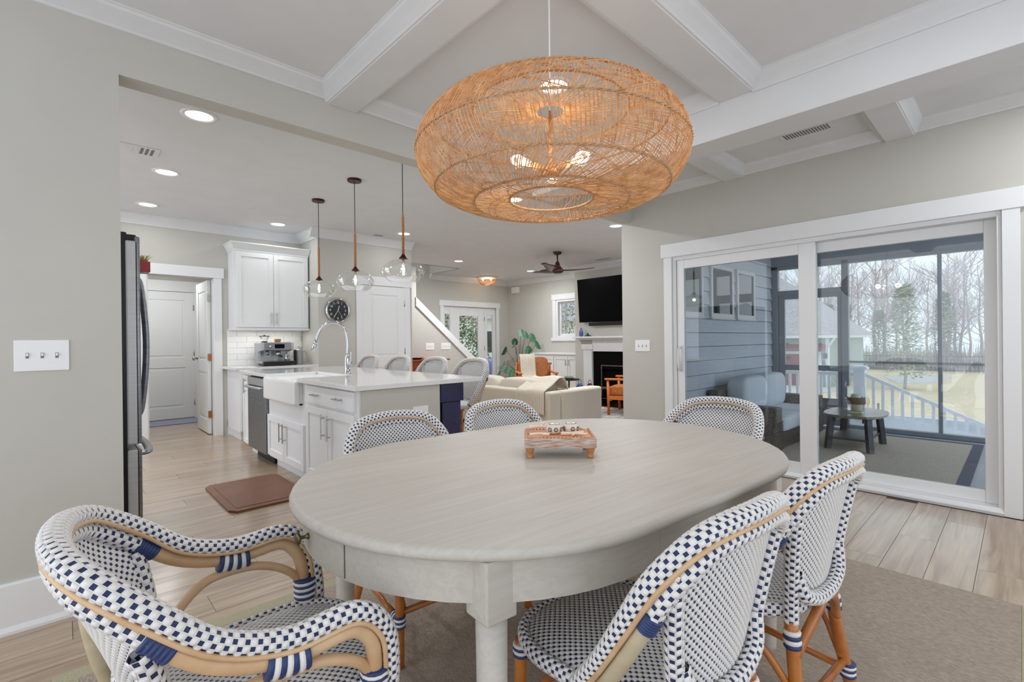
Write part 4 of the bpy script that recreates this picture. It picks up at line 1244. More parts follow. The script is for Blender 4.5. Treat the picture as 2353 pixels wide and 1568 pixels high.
    if base == 'side':
        # crossing rear braces from the woven U down to the legs
        for s in (-1, 1):
            MB().tube(crom([(0.0 + s * .012, float(yc(.47)) - .016, .462 + dz), (s * .07, float(yc(.47)) - .012, .425 + dz), (s * (xr + .006), yr - .012, .335 + dz)], 6), 0.0135, 10).build('rear_brace', leg_m, t, smooth=True, local=True)
    else:
        for s in (-1, 1):
            ar = crom([(s * .225, -.185, .445), (s * .236, -.15, .52), (s * .25, -.09, .575), (s * .262, -.02, .585), (s * .262, .06, .575), (s * .255, .13, .535), (s * .247, .168, .47)], 8)
            MB().tube(ar, 0.0115, 10).build('arm_arch', pole_m, t, smooth=True, local=True)
            mb = MB()
            jm = np.argmin(np.abs(P[:90, 1] - (-0.015)) + 10 * (P[:90, 2] > .7)) if s > 0 else 180 - np.argmin(np.abs(P[:90, 1] - (-0.015)))
            wrap(mb, (Q - 0.006 * N)[jm - 3:jm + 4], 0.0255, 14, 7)
            mb.tube([(0, 0, -5)] * 2, 0.0001, 3) if False else None
            mb.build('lashing', ['wrap_b', 'weave_w'], t, smooth=True, local=True)
            mb = MB()
            wrap(mb, [(s * .243, .166, .443), (s * .247, .164, .515)], 0.029, 14, 9)
            mb.build('lashing', ['wrap_b', 'weave_w'], t, smooth=True, local=True)
    return t

TC = np.array([1.3676, 1.1891])
TA = -0.08419
arm = make_chair('arm', 'armchair', 'navy and white woven rattan armchair at the drawer end of the table', 'woven dining chairs')
arm.location = (0.335, 1.205, 0)
arm.rotation_euler = (0, 0, math.radians(-93.8))
dup(arm, (2.365, 1.165, 0), math.radians(87), 'navy and white woven rattan armchair at the table end facing the sliding door wall')
side = make_chair('side', 'side_chair', 'navy and white woven side chair nearest the camera, cut by the picture edge', 'woven dining chairs')
side.location = (1.045, 0.68, 0)
side.rotation_euler = (0, 0, TA)
dup(side, (1.615, 0.645, 0), TA, 'navy and white woven side chair on the near side, closer to the sliding door')
dup(side, (1.125, 1.76, 0), TA + math.pi, 'navy and white woven side chair across the table, in front of the island end')
dup(side, (1.745, 1.715, 0), TA + math.pi, 'navy and white woven side chair across the table, in front of the beige sofa')
st = make_chair('stool', 'counter_stool', 'navy and white woven counter stool nearest the dining room, whole back visible', 'woven counter stools', dz=0.165, cat='stool')
st.location = (2.66, 3.66, 0)
st.rotation_euler = (0, 0, math.radians(90))
for yy, lb in ((4.32, 'navy and white woven counter stool second from the dining room'),
               (5.05, 'navy and white woven counter stool third from the dining room, before the pantry door edge'),
               (5.80, 'navy and white woven counter stool farthest from the dining room, behind the faucet')):
    dup(st, (2.66, yy, 0), math.radians(90), lb)

# ------------------------------------------------------------------ oval dining table
TR, TL = 0.627, 0.31
def track(off, n=28):
    r = TR - off
    a = np.linspace(-math.pi / 2, math.pi / 2, n)
    p = [(TL + r * math.cos(t), r * math.sin(t)) for t in a] + [(-TL - r * math.cos(t), -r * math.sin(t)) for t in a]
    return np.array(p)
t = thing('dining_table', 'pale whitewashed oval wooden dining table with small drawer and round legs', 'table', (TC[0], TC[1], 0), TA)
pr = [(0.030, 0.7405), (0.010, 0.741), (0.003, 0.745), (0.0, 0.752), (0.0, 0.758), (0.004, 0.766), (0.010, 0.7695), (0.016, 0.770)]
rings = np.stack([np.c_[track(o), np.full(56, z)] for o, z in pr])
mb = MB().grid(rings, closed=True)
k = len(pr) - 1
mb.f.append(tuple(range(k * 56, k * 56 + 56)))
mb.f.append(tuple(range(56))[::-1])
mb.m += [0, 0]
top = mb.build('tabletop', 'tablewood', t, local=True, bevel=0)
for f_ in top.data.polygons:
    f_.use_smooth = len(f_.vertices) == 4
ap = np.stack([np.c_[track(o), np.full(56, z)] for o, z in ((0.038, 0.741), (0.038, 0.640), (0.060, 0.638), (0.060, 0.741))])
ao = MB().grid(ap, closed=True).build('apron', 'tablewood', t, local=True)
for f_ in ao.data.polygons:
    f_.use_smooth = abs(f_.normal.z) < .5
ao.data.set_sharp_from_angle(angle=.8)
LX, LY = 0.657, 0.455
for sx in (-1, 1):
    for sy in (-1, 1):
        lo = MB().box(sx * LX - .04, sx * LX + .04, sy * LY - .04, sy * LY + .04, 0.608, 0.741).build('leg_block', 'tablewood', t, local=True, bevel=0.004)
        lo.rotation_euler = (0, 0, 0)
        MB().lathe([(0.026, 0.0), (0.028, 0.02), (0.032, 0.3), (0.035, 0.609)], 24, (sx * LX, sy * LY, 0)).build('leg', 'tablewood', t, local=True, smooth=True)
# drawer in the rounded end: a curved front proud of the apron
ang = np.linspace(math.pi - 0.295, math.pi + 0.295, 12)
def arcgrid(r0, r1, z0, z1):
    m_ = MB()
    P_ = []
    for (r_, z_) in ((r0, z0), (r1, z0), (r1, z1), (r0, z1)):
        P_.append([(-TL + r_ * math.cos(a), r_ * math.sin(a), z_) for a in ang])
    P_.append(P_[0])
    m_.grid(np.array(P_))
    n = len(ang)
    m_.f += [(0, n, 2 * n, 3 * n), (4 * n - 1, 3 * n - 1, 2 * n - 1, n - 1)]
    m_.m += [0, 0]
    return m_
ra = TR - 0.038
rim = arcgrid(ra - 0.01, ra + 0.0006, 0.645, 0.737).build('drawer_gap', 'gap', t, local=True)
ang = np.linspace(math.pi - 0.291, math.pi + 0.291, 12)
dr = arcgrid(ra - 0.01, ra + 0.003, 0.6468, 0.7352).build('drawer', 'tablewood', t, local=True)
kx = -TL - ra - 0.003
MB().lathe([(0.008, 0.0), (0.008, 0.004), (0.0045, 0.007), (0.0045, 0.018), (0.016, 0.024), (0.018, 0.028), (0.012, 0.033), (0.0, 0.034)], 20, axis='x').xf(math.pi, (kx, 0.02, 0.693)).build('knob', 'brass', dr, local=True, smooth=True)
# (four grooves on the apron where the leaf meets the ends)
for sx in (-1, 1):
    for sy in (-1, 1):
        MB().box(sx * 0.235 - .0007, sx * 0.235 + .0007, sy * (TR - .0385) - .001, sy * (TR - .0385) + .001, 0.641, 0.741).build('leaf_joint', 'rattan_grey', t, local=True)

# ------------------------------------------------------------------ carved tray with pottery and coral on the table
TRX, TRY, TRR = 1.372, 1.205, math.radians(-45)
t = thing('carved_tray', 'small whitewashed carved wooden tray stand with four turned feet on the table', 'tray', (TRX, TRY, 0.77), TRR)
MB().box(-.130, .130, -.090, .090, 0.038, 0.074).build('tray_body', 'traywood', t, local=True, bevel=0.002)
MB().box(-.112, .112, -.072, .072, 0.0735, 0.0755).build('tray_panel', 'traytop', t, local=True)
bd = None
for x_ in np.linspace(-.122, .122, 19):
    for y_ in (-.082, .082):
        b_ = MB().lathe([(0.0055, 0.0), (0.005, 0.004), (0.0025, 0.0065), (0.0, 0.007)], 8, (0, 0, 0)) if bd is None else None
        if bd is None:
            bd = b_.build('bead', 'traytop', t, local=True, smooth=True)
            o = bd
        else:
            o = bd.copy(); COL.objects.link(o)
        o.location = (x_, y_, 0.0735)
for y_ in np.linspace(-.068, .068, 11):
    for x_ in (-.122, .122):
        o = bd.copy(); COL.objects.link(o); o.location = (x_, y_, 0.0735)
for sx in (-1, 1):
    for sy in (-1, 1):
        MB().lathe([(0.011, 0), (0.0125, 0.004), (0.0105, 0.010), (0.010, 0.016), (0.015, 0.026), (0.0165, 0.034), (0.0145, 0.038)], 16, (sx * .11, sy * .07, 0)).build('foot', 'trayleg', t, local=True, smooth=True)
def tl2w(x, yv):
    c, s = math.cos(TRR), math.sin(TRR)
    return TRX + x * c - yv * s, TRY + x * s + yv * c
def pot(x, yv, ang_, label):
    wx, wy = tl2w(x, yv)
    t = thing('painted_pot', label, 'pottery', (wx, wy, 0.8455), TRR + ang_, 'painted pots on the carved tray')
    MB().lathe([(0.018, 0.0), (0.028, 0.006), (0.0325, 0.018), (0.030, 0.030), (0.020, 0.037), (0.008, 0.0395), (0.0, 0.040)], 28).build('body', 'pottery', t, local=True, smooth=True)
    # cobalt petals painted as thin raised glaze on the belly
    for a0 in (-1.5 * math.pi + .0, -math.pi / 2 - .75, -math.pi / 2 + .75, -math.pi / 2, math.pi / 2, .35, math.pi - .35):
        m_ = MB()
        for k in range(8):
            pa = k * math.pi / 4
            pts = []
            for (u, v) in ((0.0025, 0), (0.006, 0.0022), (0.0105, 0), (0.006, -0.0022)):
                px, pz = u * math.cos(pa) - v * math.sin(pa), u * math.sin(pa) + v * math.cos(pa)
                z_ = 0.019 + pz
                r_ = np.interp(z_, [0.006, 0.018, 0.030, 0.037], [0.028, 0.0325, 0.030, 0.020]) + 0.0005
                aa = a0 + px / 0.032
                pts.append((r_ * math.cos(aa), r_ * math.sin(aa), z_))
            m_.add(pts, [(0, 1, 2, 3)])
        m_.build('petal_motif', 'cobalt', t, local=True)
    MB().lathe([(0.0215, 0.0364), (0.0203, 0.0374)], 28, caps=False).build('rim_line', 'cobalt', t, local=True)
pot(-0.018, -0.004, 0.2, 'round cream pot with cobalt flowers, left of the pair on the carved tray')
pot(0.047, 0.012, 0.9, 'round cream pot with cobalt flowers, right of the pair on the carved tray')
def coral(pts_list, label):
    m_ = MB()
    for pts, r_ in pts_list:
        q = crom([(*tl2w(a, b), c) for a, b, c in pts], 5)
        m_.tube(q + [0, 0, .004], np.linspace(r_ * 1.35, r_ * .8, len(q)), 8)
    tag(m_.build('coral_branch', 'coral', smooth=True), label, 'coral', 'coral branches on the carved tray')
coral([([(-.115, .055, .855), (-.07, .062, .856), (-.03, .05, .856)], .006), ([(-.07, .062, .856), (-.05, .085, .868)], .005), ([(-.03, .05, .856), (0.0, .068, .868)], .005)], 'thick pale coral branch at the back left of the carved tray')
coral([([(-.11, -.062, .850), (-.075, -.058, .852), (-.04, -.066, .849)], .004), ([(-.075, -.058, .852), (-.035, -.045, .850)], .0035)], 'thin pale coral twig at the front left corner of the carved tray')
coral([([(.005, -.045, .8495), (.05, -.05, .851), (.10, -.058, .850)], .005), ([(.045, -.05, .851), (.09, -.03, .853)], .0045), ([(.055, -.05, .851), (.045, -.07, .849)], .004)], 'forked pale coral branch at the front right of the carved tray')
coral([([(.06, .055, .850), (.085, .05, .852), (.105, .03, .850)], .004), ([(.075, .053, .851), (.105, .06, .850)], .0035)], 'small pale coral twig at the back right of the carved tray')

# ------------------------------------------------------------------ rug
t = thing('dining_rug', 'large tan woven flat rug with olive border under the dining table', 'rug', (1.52, 1.165, 0))
MB().box(-.03 + .07, 3.07 - .07, -.06 + .07, 2.39 - .07, 0, 0.008).build('field', 'rug', t)
for a in ((-.03, 3.07, 2.32, 2.39), (-.03, 3.07, -.06, .01), (-.03, .04, .01, 2.32)):
    MB().box(*a, 0, 0.0085).build('border', 'rug_edge', t, bevel=0.002, seg=1)
MB().box(3.0, 3.07, .01, 2.32, 0, 0.0085).build('border', 'rug', t, bevel=0.002, seg=1)

# ------------------------------------------------------------------ big woven pendant over the table
LXc, LYc, LZ = 1.362, 1.222, 1.893
t = thing('woven_pendant', 'huge flattened woven cane pendant lamp hanging over the dining table', 'pendant light', (LXc, LYc, LZ))
PROF = crom([(0.157, -.160, 0), (0.289, -.171, 0), (0.37, -.158, 0), (0.435, -.126, 0), (0.485, -.065, 0), (0.503, 0.0, 0), (0.485, .065, 0), (0.435, .122, 0), (0.37, .152, 0), (0.289, .167, 0), (0.18, .172, 0), (0.05, .172, 0)], 10)[:, :2]
PS = np.r_[0, np.cumsum(np.linalg.norm(np.diff(PROF, axis=0), axis=1))]
PS /= PS[-1]
def prof_at(s):
    return np.interp(s, PS, PROF[:, 0]), np.interp(s, PS, PROF[:, 1])
def s_of(i):
    return PS[min(i * 10, len(PS) - 1)]
SR = {'hole': s_of(0), 'bot': s_of(1), 'low': s_of(3), 'eq': s_of(5), 'up': s_of(7), 'top': s_of(9), 'crown': s_of(11)}
def strands(mb, s0, s1, count, twist, r, n=7, jit=0.02, jt=0.05, ro=0.0):
    for k in range(count):
        a0 = 2 * math.pi * (k + random.uniform(-.35, .35)) / count
        tw = twist * random.uniform(1 - jt, 1 + jt) + random.uniform(-jit, jit)
        s = np.linspace(s0, s1, n)
        rr, z = prof_at(s)
        rr = rr + ro + random.uniform(-.0015, .0015)
        a = a0 + tw * np.linspace(0, 1, n)
        pts = np.stack([rr * np.cos(a), rr * np.sin(a), z], -1)
        mb.tube(pts, r * random.uniform(.8, 1.15), 4, caps=False)
bands = [('hole', 'bot', 130, 0.22), ('bot', 'low', 250, 0.16), ('low', 'eq', 230, -0.05), ('eq', 'up', 230, 0.12), ('up', 'top', 210, 0.16), ('top', 'crown', 100, 0.2)]
for b0, b1, n_, tw in bands:
    m_ = MB()
    strands(m_, SR[b0], SR[b1], n_, tw, 0.0018, jit=.010)
    strands(m_, SR[b0], SR[b1], n_ // 14, tw * 3 + .35, 0.0017, jit=.1, ro=.003)
    strands(m_, SR[b0], SR[b1], n_ // 16, -tw * 3 - .42, 0.0016, jit=.1, ro=-.003)
    o = m_.build('cane_strands', 'shade', t, smooth=True, local=True)
    o['kind'] = 'stuff'
for nm in ('hole', 'bot', 'low', 'eq', 'up', 'top'):
    rr, z = prof_at(SR[nm])
    m_ = MB()
    for ph in (0, math.pi):
        th = np.linspace(0, 2 * math.pi, 241)
        w_ = th * 60
        q = np.stack([(rr + .003 * np.cos(w_ + ph)) * np.cos(th), (rr + .003 * np.cos(w_ + ph)) * np.sin(th), z + .003 * np.sin(w_ + ph)], -1)
        m_.tube(q, 0.0028, 5, caps=False)
    m_.build('braided_ring', 'shade_ring', t, smooth=True, local=True)
MB().tube([(0, 0, CEIL - LZ), (0, 0, .17)], 0.003, 6).build('cord', 'cord_white', t, local=True)
MB().lathe([(0.06, 0), (0.06, -.02), (0.0, -.025)], 24, (0, 0, CEIL - LZ)).build('canopy', 'trim', t, local=True)
MB().tube([(0, 0, .175), (0, 0, -.04)], 0.006, 8).build('stem', 'trayleg', t, smooth=True, local=True)
MB().lathe([(0.0, -.07), (0.03, -.07), (0.035, -.055), (0.03, -.035), (0.0, -.03)], 18).build('hub', 'trayleg', t, smooth=True, local=True)
for k in range(3):
    a = math.radians(40 + 120 * k)
    c, s = math.cos(a), math.sin(a)
    sk = MB().tube([(c * .02, s * .02, -.05), (c * .075, s * .075, -.042)], 0.014, 10).build('socket', 'trayleg', t, smooth=True, local=True)
    MB().tube([(c * .075, s * .075, -.042), (c * .10, s * .10, -.038), (c * .13, s * .13, -.033), (c * .155, s * .155, -.030), (c * .165, s * .165, -.029)], np.array([.013, .02, .029, .024, .006]), 14).build('bulb_glass', 'globe', t, smooth=True, local=True)
    MB().tube([(c * .09, s * .09, -.04), (c * .135, s * .135, -.033)], 0.009, 8).build('filament', 'bulb', t, smooth=True, local=True)
    point('cane_lamp', (c * .12, s * .12, -.036), 1.3, (1, .93, .84), 0.03, t)

# ------------------------------------------------------------------ living room
# sofa: back toward the kitchen, arm toward the dining room
t = thing('sofa', 'long beige linen sofa with its back to the kitchen', 'sofa', (4.85, 5.0, 0))
MB().box(4.22, 4.44, 3.85, 6.1, 0.06, 0.575).build('back', 'sofa', t, bevel=0.03, seg=3)
MB().box(4.45, 5.27, 3.85, 4.05, 0.06, 0.575).build('arm', 'sofa', t, bevel=0.03, seg=3)
MB().box(4.45, 5.27, 5.90, 6.1, 0.06, 0.575).build('arm', 'sofa', t, bevel=0.03, seg=3)
MB().box(4.45, 5.25, 4.06, 5.89, 0.06, 0.28).build('base', 'sofa', t, bevel=0.015)
for y0, y1 in ((4.07, 4.97), (4.99, 5.88)):
    MB().cushion(4.46, 5.29, y0, y1, 0.27, 0.46, e=0.3).build('seat_cushion', 'sofa', t, smooth=True)
    MB().cushion(4.38, 4.66, y0, y1, 0.42, 0.70, e=0.45).build('back_cushion', 'sofa', t, smooth=True)
for x_ in (4.28, 5.2):
    for y_ in (3.92, 6.04):
        MB().lathe([(0.015, 0), (0.02, 0.07)], 10, (x_, y_, 0)).build('leg', 'darkwood', t, smooth=True)
# knitted throw over the sofa back
s_ = resample(crom([(4.192, 0, .30), (4.197, 0, .46), (4.203, 0, .565), (4.25, 0, .600), (4.37, 0, .655), (4.50, 0, .725), (4.60, 0, .705), (4.68, 0, .58)], 8), 40)
def throw(name, path, y0, y1, label, m='knit', axis='y', wav=0.012, nrib=14, rot=0.0, t=(0, 0, 0)):
    q = np.linspace(0, 1, 60)
    P_ = np.zeros((len(path), len(q), 3))
    T_ = np.gradient(path, axis=0); T_ /= np.linalg.norm(T_, axis=1, keepdims=True)
    Nn = np.stack([-T_[:, 2], T_[:, 1] * 0, T_[:, 0]], -1)
    for j, b in enumerate(q):
        rib = 0.009 * abs(math.sin(b * math.pi * nrib)) + wav * math.sin(b * 6.0)
        P_[:, j] = path + Nn * rib
        P_[:, j, 1] = y0 + (y1 - y0) * b + 0.02 * np.linspace(1, 0, len(path)) * (1 if b > .5 else -1)
    mb = MB().grid(P_).xf(rot, t)
    o = mb.build(name, m, smooth=True)
    so = o.modifiers.new('Solidify', 'SOLIDIFY'); so.thickness = 0.014; so.offset = 1
    return tag(o, label, 'throw blanket')
throw('knit_throw', s_, 3.93, 4.40, 'cream cable knit throw hanging over the sofa back')

# leather lounge chairs with wooden arms
def lounge(name, loc, rz, label):
    t = thing(name, label, 'armchair', loc, rz, 'tan leather lounge chairs')
    for s in (-1, 1):
        MB().tube([(s * .34, .30, 0), (s * .34, .31, .56)], 0.021, 10).build('leg', 'teak', t, smooth=True, local=True)
        MB().tube([(s * .34, -.34, 0), (s * .34, -.36, .74)], 0.021, 10).build('leg', 'teak', t, smooth=True, local=True)
        MB().box(s * .34 - .035, s * .34 + .035, -.36, .36, .555, .585).build('arm', 'teak', t, local=True, bevel=0.012, seg=3)
        MB().box(s * .34 - .015, s * .34 + .015, -.33, .30, .25, .31).build('side_rail', 'teak', t, local=True, bevel=0.006)
    MB().tube([(-.38, -.36, .72), (.38, -.36, .72)], 0.02, 10).build('top_rail', 'teak', t, smooth=True, local=True)
    MB().box(-.34, .34, .28, .32, .22, .30).build('front_rail', 'teak', t, local=True, bevel=0.006)
    MB().cushion(-.31, .31, -.30, .36, .29, .45, e=0.3).build('seat_cushion', 'leather', t, smooth=True, local=True)
    k = MB().cushion(-.30, .30, -.08, .08, 0, .50, e=0.32).build('back_cushion', 'leather', t, smooth=True, local=True)
    k.location = (0, -.25, .36); k.rotation_euler = (math.radians(12), 0, 0)
    return t
lounge('lounge_chair', (6.75, 6.50, 0), math.radians(143), 'tan leather lounge chair with a blanket, in front of the white cabinet')
lounge('lounge_chair', (6.70, 4.30, 0), math.radians(20), 'tan leather lounge chair by the fireplace, half hidden by the wall end')
p_ = resample(crom([(-y_, 0, z_) for y_, z_ in ((-.47, .45), (-.47, .65), (-.46, .83), (-.405, .90), (-.33, .895), (-.25, .81), (-.185, .66), (-.125, .54), (-.03, .485), (.15, .475))], 6), 44)
throw('ribbed_throw', p_, -.02, .27, 'cream ribbed blanket draped on the leather lounge chair by the cabinet', nrib=10, wav=0.0, rot=math.radians(53), t=(6.75, 6.50, 0))
# side table with book stack
t = thing('side_table', 'small round black side table next to the lounge chair', 'side table', (7.05, 5.92, 0))
MB().lathe([(0.19, .43), (0.2, .435), (0.2, .45), (0.19, .455)], 30, (7.05, 5.92, 0)).build('top', 'black', t)
MB().tube([(7.05, 5.92, 0.01), (7.05, 5.92, .435)], 0.014, 10).build('pole', 'black', t, smooth=True)
MB().lathe([(0.15, 0), (0.15, .012), (0.02, .02)], 26, (7.05, 5.92, 0)).build('base', 'black', t)
tag(MB().lathe([(0.06, 0), (0.10, .012), (0.108, .018)], 24, (7.05, 5.92, .455)).build('green_dish', 'olive', smooth=True), 'shallow olive dish on the small black side table', 'dish')
tag(MB().box(6.99, 7.11, 5.865, 5.975, .474, .51).build('pale_box', 'sage', bevel=0.006), 'small pale green box stacked in the olive dish', 'box')
for x_, y_, mm_, lb in ((7.5, 6.02, 'bluevase', 'small blue lantern on the floor by the hearth'), (7.6, 5.85, 'bronze', 'small brown lantern on the floor by the hearth')):
    t = thing('lantern', lb, 'lantern', (x_, y_, 0))
    MB().box(x_ - .07, x_ + .07, y_ - .07, y_ + .07, 0, .26).build('body', mm_, t, bevel=0.02)
    MB().lathe([(0.08, 0), (0.03, .07), (0.0, .075)], 16, (x_, y_, .26)).build('lid', mm_, t, smooth=True)
    MB().tube(crom([(x_ - .06, y_, .28), (x_ - .04, y_, .37), (x_, y_, .40), (x_ + .04, y_, .37), (x_ + .06, y_, .28)], 5), .005, 6).build('handle', mm_, t, smooth=True)
# built-in cabinet
t = thing('media_cabinet', 'white built-in cabinet with four shaker doors under the living room window', 'cabinet', (8.45, 7.5, 0))
MB().box(8.27, XF - .002, 6.54, 8.20, 0.08, 0.86).box(8.33, XF - .002, 6.54, 8.20, 0, .08).build('body', 'cab', t)
MB().box(8.23, XF - .002, 6.535, 8.24, 0.86, 0.895).build('top', 'cab', t, bevel=0.004)
for a0, a1, hy in ((6.56, 6.96, 6.92), (6.97, 7.37, 7.01), (7.39, 7.78, 7.74), (7.79, 8.19, 7.83)):
    d = shaker('X', 8.27, a0, a1, .11, .82, t)
    bar_pull(d, (8.25, hy, .62), (8.25, hy, .76), (-.028, 0, 0), .006)
# monstera in a pot, left of the cabinet
px, py = 8.35, 8.62
t = thing('monstera', 'tall monstera plant with split leaves in the living room corner', 'plant', (px, py, 0))
MB().lathe([(.12, 0), (.15, .02), (.17, .28), (.18, .30), (.16, .31)], 24, (px, py, 0)).build('pot', 'terracotta', t, smooth=True)
def mleaf(tip, base, size, roll=0.0):
    """split heart-shaped leaf with its stem"""
    a = np.array(base, float); b = np.array(tip, float)
    mid = (a + b) / 2 + np.array([0, 0, .10])
    MB().tube(crom([a, mid, b], 8), np.linspace(.008, .004, 17), 6).build('stem', 'stem', t, smooth=True)
    n = 26
    th = np.linspace(0, 2 * math.pi, n, endpoint=False)
    r = size * (0.62 + 0.25 * np.cos(th)) * (1 - 0.30 * (np.abs(np.sin(th * 5)) > .8) * (np.abs(np.cos(th)) < .9))
    X_, Y_ = r * np.cos(th), r * np.sin(th) * .95
    d = (b - a); hd = math.atan2(d[1], d[0]) + roll
    tilt = math.radians(62)
    pts = [(0, 0, 0.0)]
    for x_, y_ in zip(X_, Y_):
        pts.append((x_, y_, -abs(y_) * .35))
    out = []
    for x_, y_, z_ in pts:
        xr, zr = x_ * math.cos(tilt) + z_ * math.sin(tilt), -x_ * math.sin(tilt) + z_ * math.cos(tilt)
        out.append((b[0] + xr * math.cos(hd) - y_ * math.sin(hd), b[1] + xr * math.sin(hd) + y_ * math.cos(hd), b[2] + zr))
    o = MB().add(out, [(0, 1 + k, 1 + (k + 1) % n) for k in range(n)]).build('leaf', 'leaf', t)
    s = o.modifiers.new('Solidify', 'SOLIDIFY'); s.thickness = .003
for (dx, dy, z_, sz_) in ((-.05, -.30, 1.36, .17), (0, -.10, 1.42, .17), (-.15, -.62, 1.30, .20), (-.10, -.75, 1.12, .18), (-.12, -.45, 1.0, .18), (-.2, .32, .98, .20), (-.2, .38, .60, .18),
                           (-.35, .05, .52, .18), (-.40, .33, .40, .20), (-.38, -.12, .44, .20), (-.15, .02, 1.12, .16), (.05, .2, 1.2, .16)):
    mleaf((px + dx, py + dy, z_), (px + random.uniform(-.03, .03), py + random.uniform(-.03, .03), .3), sz_, random.uniform(-.6, .6))

# fireplace surround and mantel
t = thing('fireplace', 'white mantel fireplace with black firebox under the television', 'fireplace', (XB, 5.5, 0))
m = MB(); fb(m, 'X', XB, 6.06, 6.28, 0, 1.02, 0, .05); fb(m, 'X', XB, 6.03, 6.31, 0, .16, 0, .06); fb(m, 'X', XB, 6.03, 6.31, .99, 1.10, 0, .07); m.build('pilaster', 'trim', t, bevel=.003, seg=1)
m = MB(); fb(m, 'X', XB, 4.80, 5.02, 0, 1.02, 0, .05); fb(m, 'X', XB, 4.77, 5.05, 0, .16, 0, .06); fb(m, 'X', XB, 4.77, 5.05, .99, 1.10, 0, .07); m.build('pilaster', 'trim', t, bevel=.003, seg=1)
m = MB(); fb(m, 'X', XB, 5.03, 6.05, .955, 1.19, 0, .045); m.build('frieze', 'trim', t)
m = MB(); fb(m, 'X', XB, 4.70, 6.38, 1.19, 1.225, 0, .14); fb(m, 'X', XB, 4.64, 6.44, 1.225, 1.26, 0, .2); m.build('mantel_shelf', 'trim', t, bevel=.004)
m = MB(); fb(m, 'X', XB, 5.02, 6.05, .60, .975, -.02, .01); fb(m, 'X', XB, 5.88, 6.05, 0, .6, -.02, .01); fb(m, 'X', XB, 5.02, 5.19, 0, .6, -.02, .01); m.build('slate_facing', 'blackmatte', t)
m = MB(); fb(m, 'X', XB, 5.22, 5.85, .66, .68, .01, .03); fb(m, 'X', XB, 5.83, 5.85, .06, .66, .01, .03); fb(m, 'X', XB, 5.22, 5.24, .06, .66, .01, .03); m.build('firebox_frame', 'steel_dark', t)
MB().box(XB + .05, XB + .44, 5.1, 5.97, .0, .7).build('firebox', 'blackmatte', t)
for k, yy in enumerate((5.4, 5.55, 5.68)):
    MB().tube([(XB - .02 - .02 * k, yy - .14, .13 + .05 * k), (XB - .03, yy + .14, .15 + .03 * k)], .03, 8).build('log', 'logs', t, smooth=True)
h_ = tag(MB().box(6.98, XB - .075, 4.55, 6.5, 0, .012).build('hearth', 'blackgloss'), 'flush black hearth slab in front of the fireplace', 'hearth')
struct(MB().box(6.93, 6.98, 4.5, 6.55, 0, .014).build('trim_10', 'hearthtrim'))
tag(MB().box(4.2, 6.9, 3.2, 6.9, 0, .01).build('living_rug', 'rugliv'), 'grey and cream striped rug in the living room', 'rug')
# television and soundbar
t = thing('television', 'large black flat television tilted above the mantel', 'television', (XB - .1, 5.5, 1.55))
b_ = MB().box(-.02, .02, 4.72 - 5.5, 6.32 - 5.5, 0, .885).build('screen', 'blackgloss', t, local=True, bevel=.004)
b_.rotation_euler = (0, math.radians(-4), 0)
MB().box(XB - .09, XB - .001, 5.3, 5.7, 1.75, 2.15).build('wall_bracket', 'black', t)
tag(MB().box(XB - .1, XB - .02, 4.95, 6.10, 1.475, 1.54).build('soundbar', 'black', bevel=.01), 'slim black soundbar mounted below the television', 'soundbar')
tag(MB().lathe([(.03, 0), (.045, .03), (.04, .10), (.02, .15), (.015, .17), (.02, .18)], 18, (XB - .1, 6.29, 1.26)).build('blue_vase', 'bluevase', smooth=True), 'small blue glass vase on the left end of the mantel', 'vase')
tag(MB().lathe([(.075, 0), (.07, .015), (.03, .035), (.012, .07), (0, .075)], 16, (XB - .1, 6.12, 1.26)).build('green_ornament', 'greenglass', smooth=True), 'small dark green glass ornament on the mantel', 'ornament')
# ceiling fan
fx_, fy_ = 6.38, 5.59
t = thing('ceiling_fan', 'dark brown three blade ceiling fan in the living room', 'ceiling fan', (fx_, fy_, 2.36))
MB().lathe([(.075, 0), (.075, -.03), (.045, -.05), (.02, -.055)], 24, (fx_, fy_, CEIL)).build('canopy', 'fanwood', t, smooth=True)
MB().tube([(fx_, fy_, CEIL - .05), (fx_, fy_, 2.54)], .014, 10).build('downrod', 'fanwood', t, smooth=True)
MB().lathe([(.016, .20), (.03, .19), (.05, .12), (.085, .075), (.105, .045), (.10, .015), (.07, -.01), (.0, -.018)], 26, (fx_, fy_, 2.375)).build('motor', 'fanwood', t, smooth=True)
for a in (-46.7, 82, 196):
    q = np.linspace(0, 1, 16)
    P_ = []
    for k in q:
        w = .05 + .055 * math.sin(math.pi * min(1, k * 1.05 + .15)) * (1 if k < .96 else .5)
        r_ = .06 + .58 * k
        tw = math.radians(18 - 10 * k)
        sw = .05 * math.sin(k * 2.2)
        zc = 2.42 + .035 * k * k
        P_.append([(r_, sw + s * w, zc + s * w * math.tan(tw) + dzz) for s, dzz in ((-1, 0), (-.4, .008), (.4, .008), (1, 0), (.4, -.004), (-.4, -.004))])
    mb = MB().grid(np.array(P_), closed=True)
    mb.f.append(tuple(range(15 * 6, 16 * 6))); mb.m.append(0)
    mb.xf(math.radians(a), (fx_, fy_, 0))
    mb.build('blade', 'fanwood', t, smooth=True)
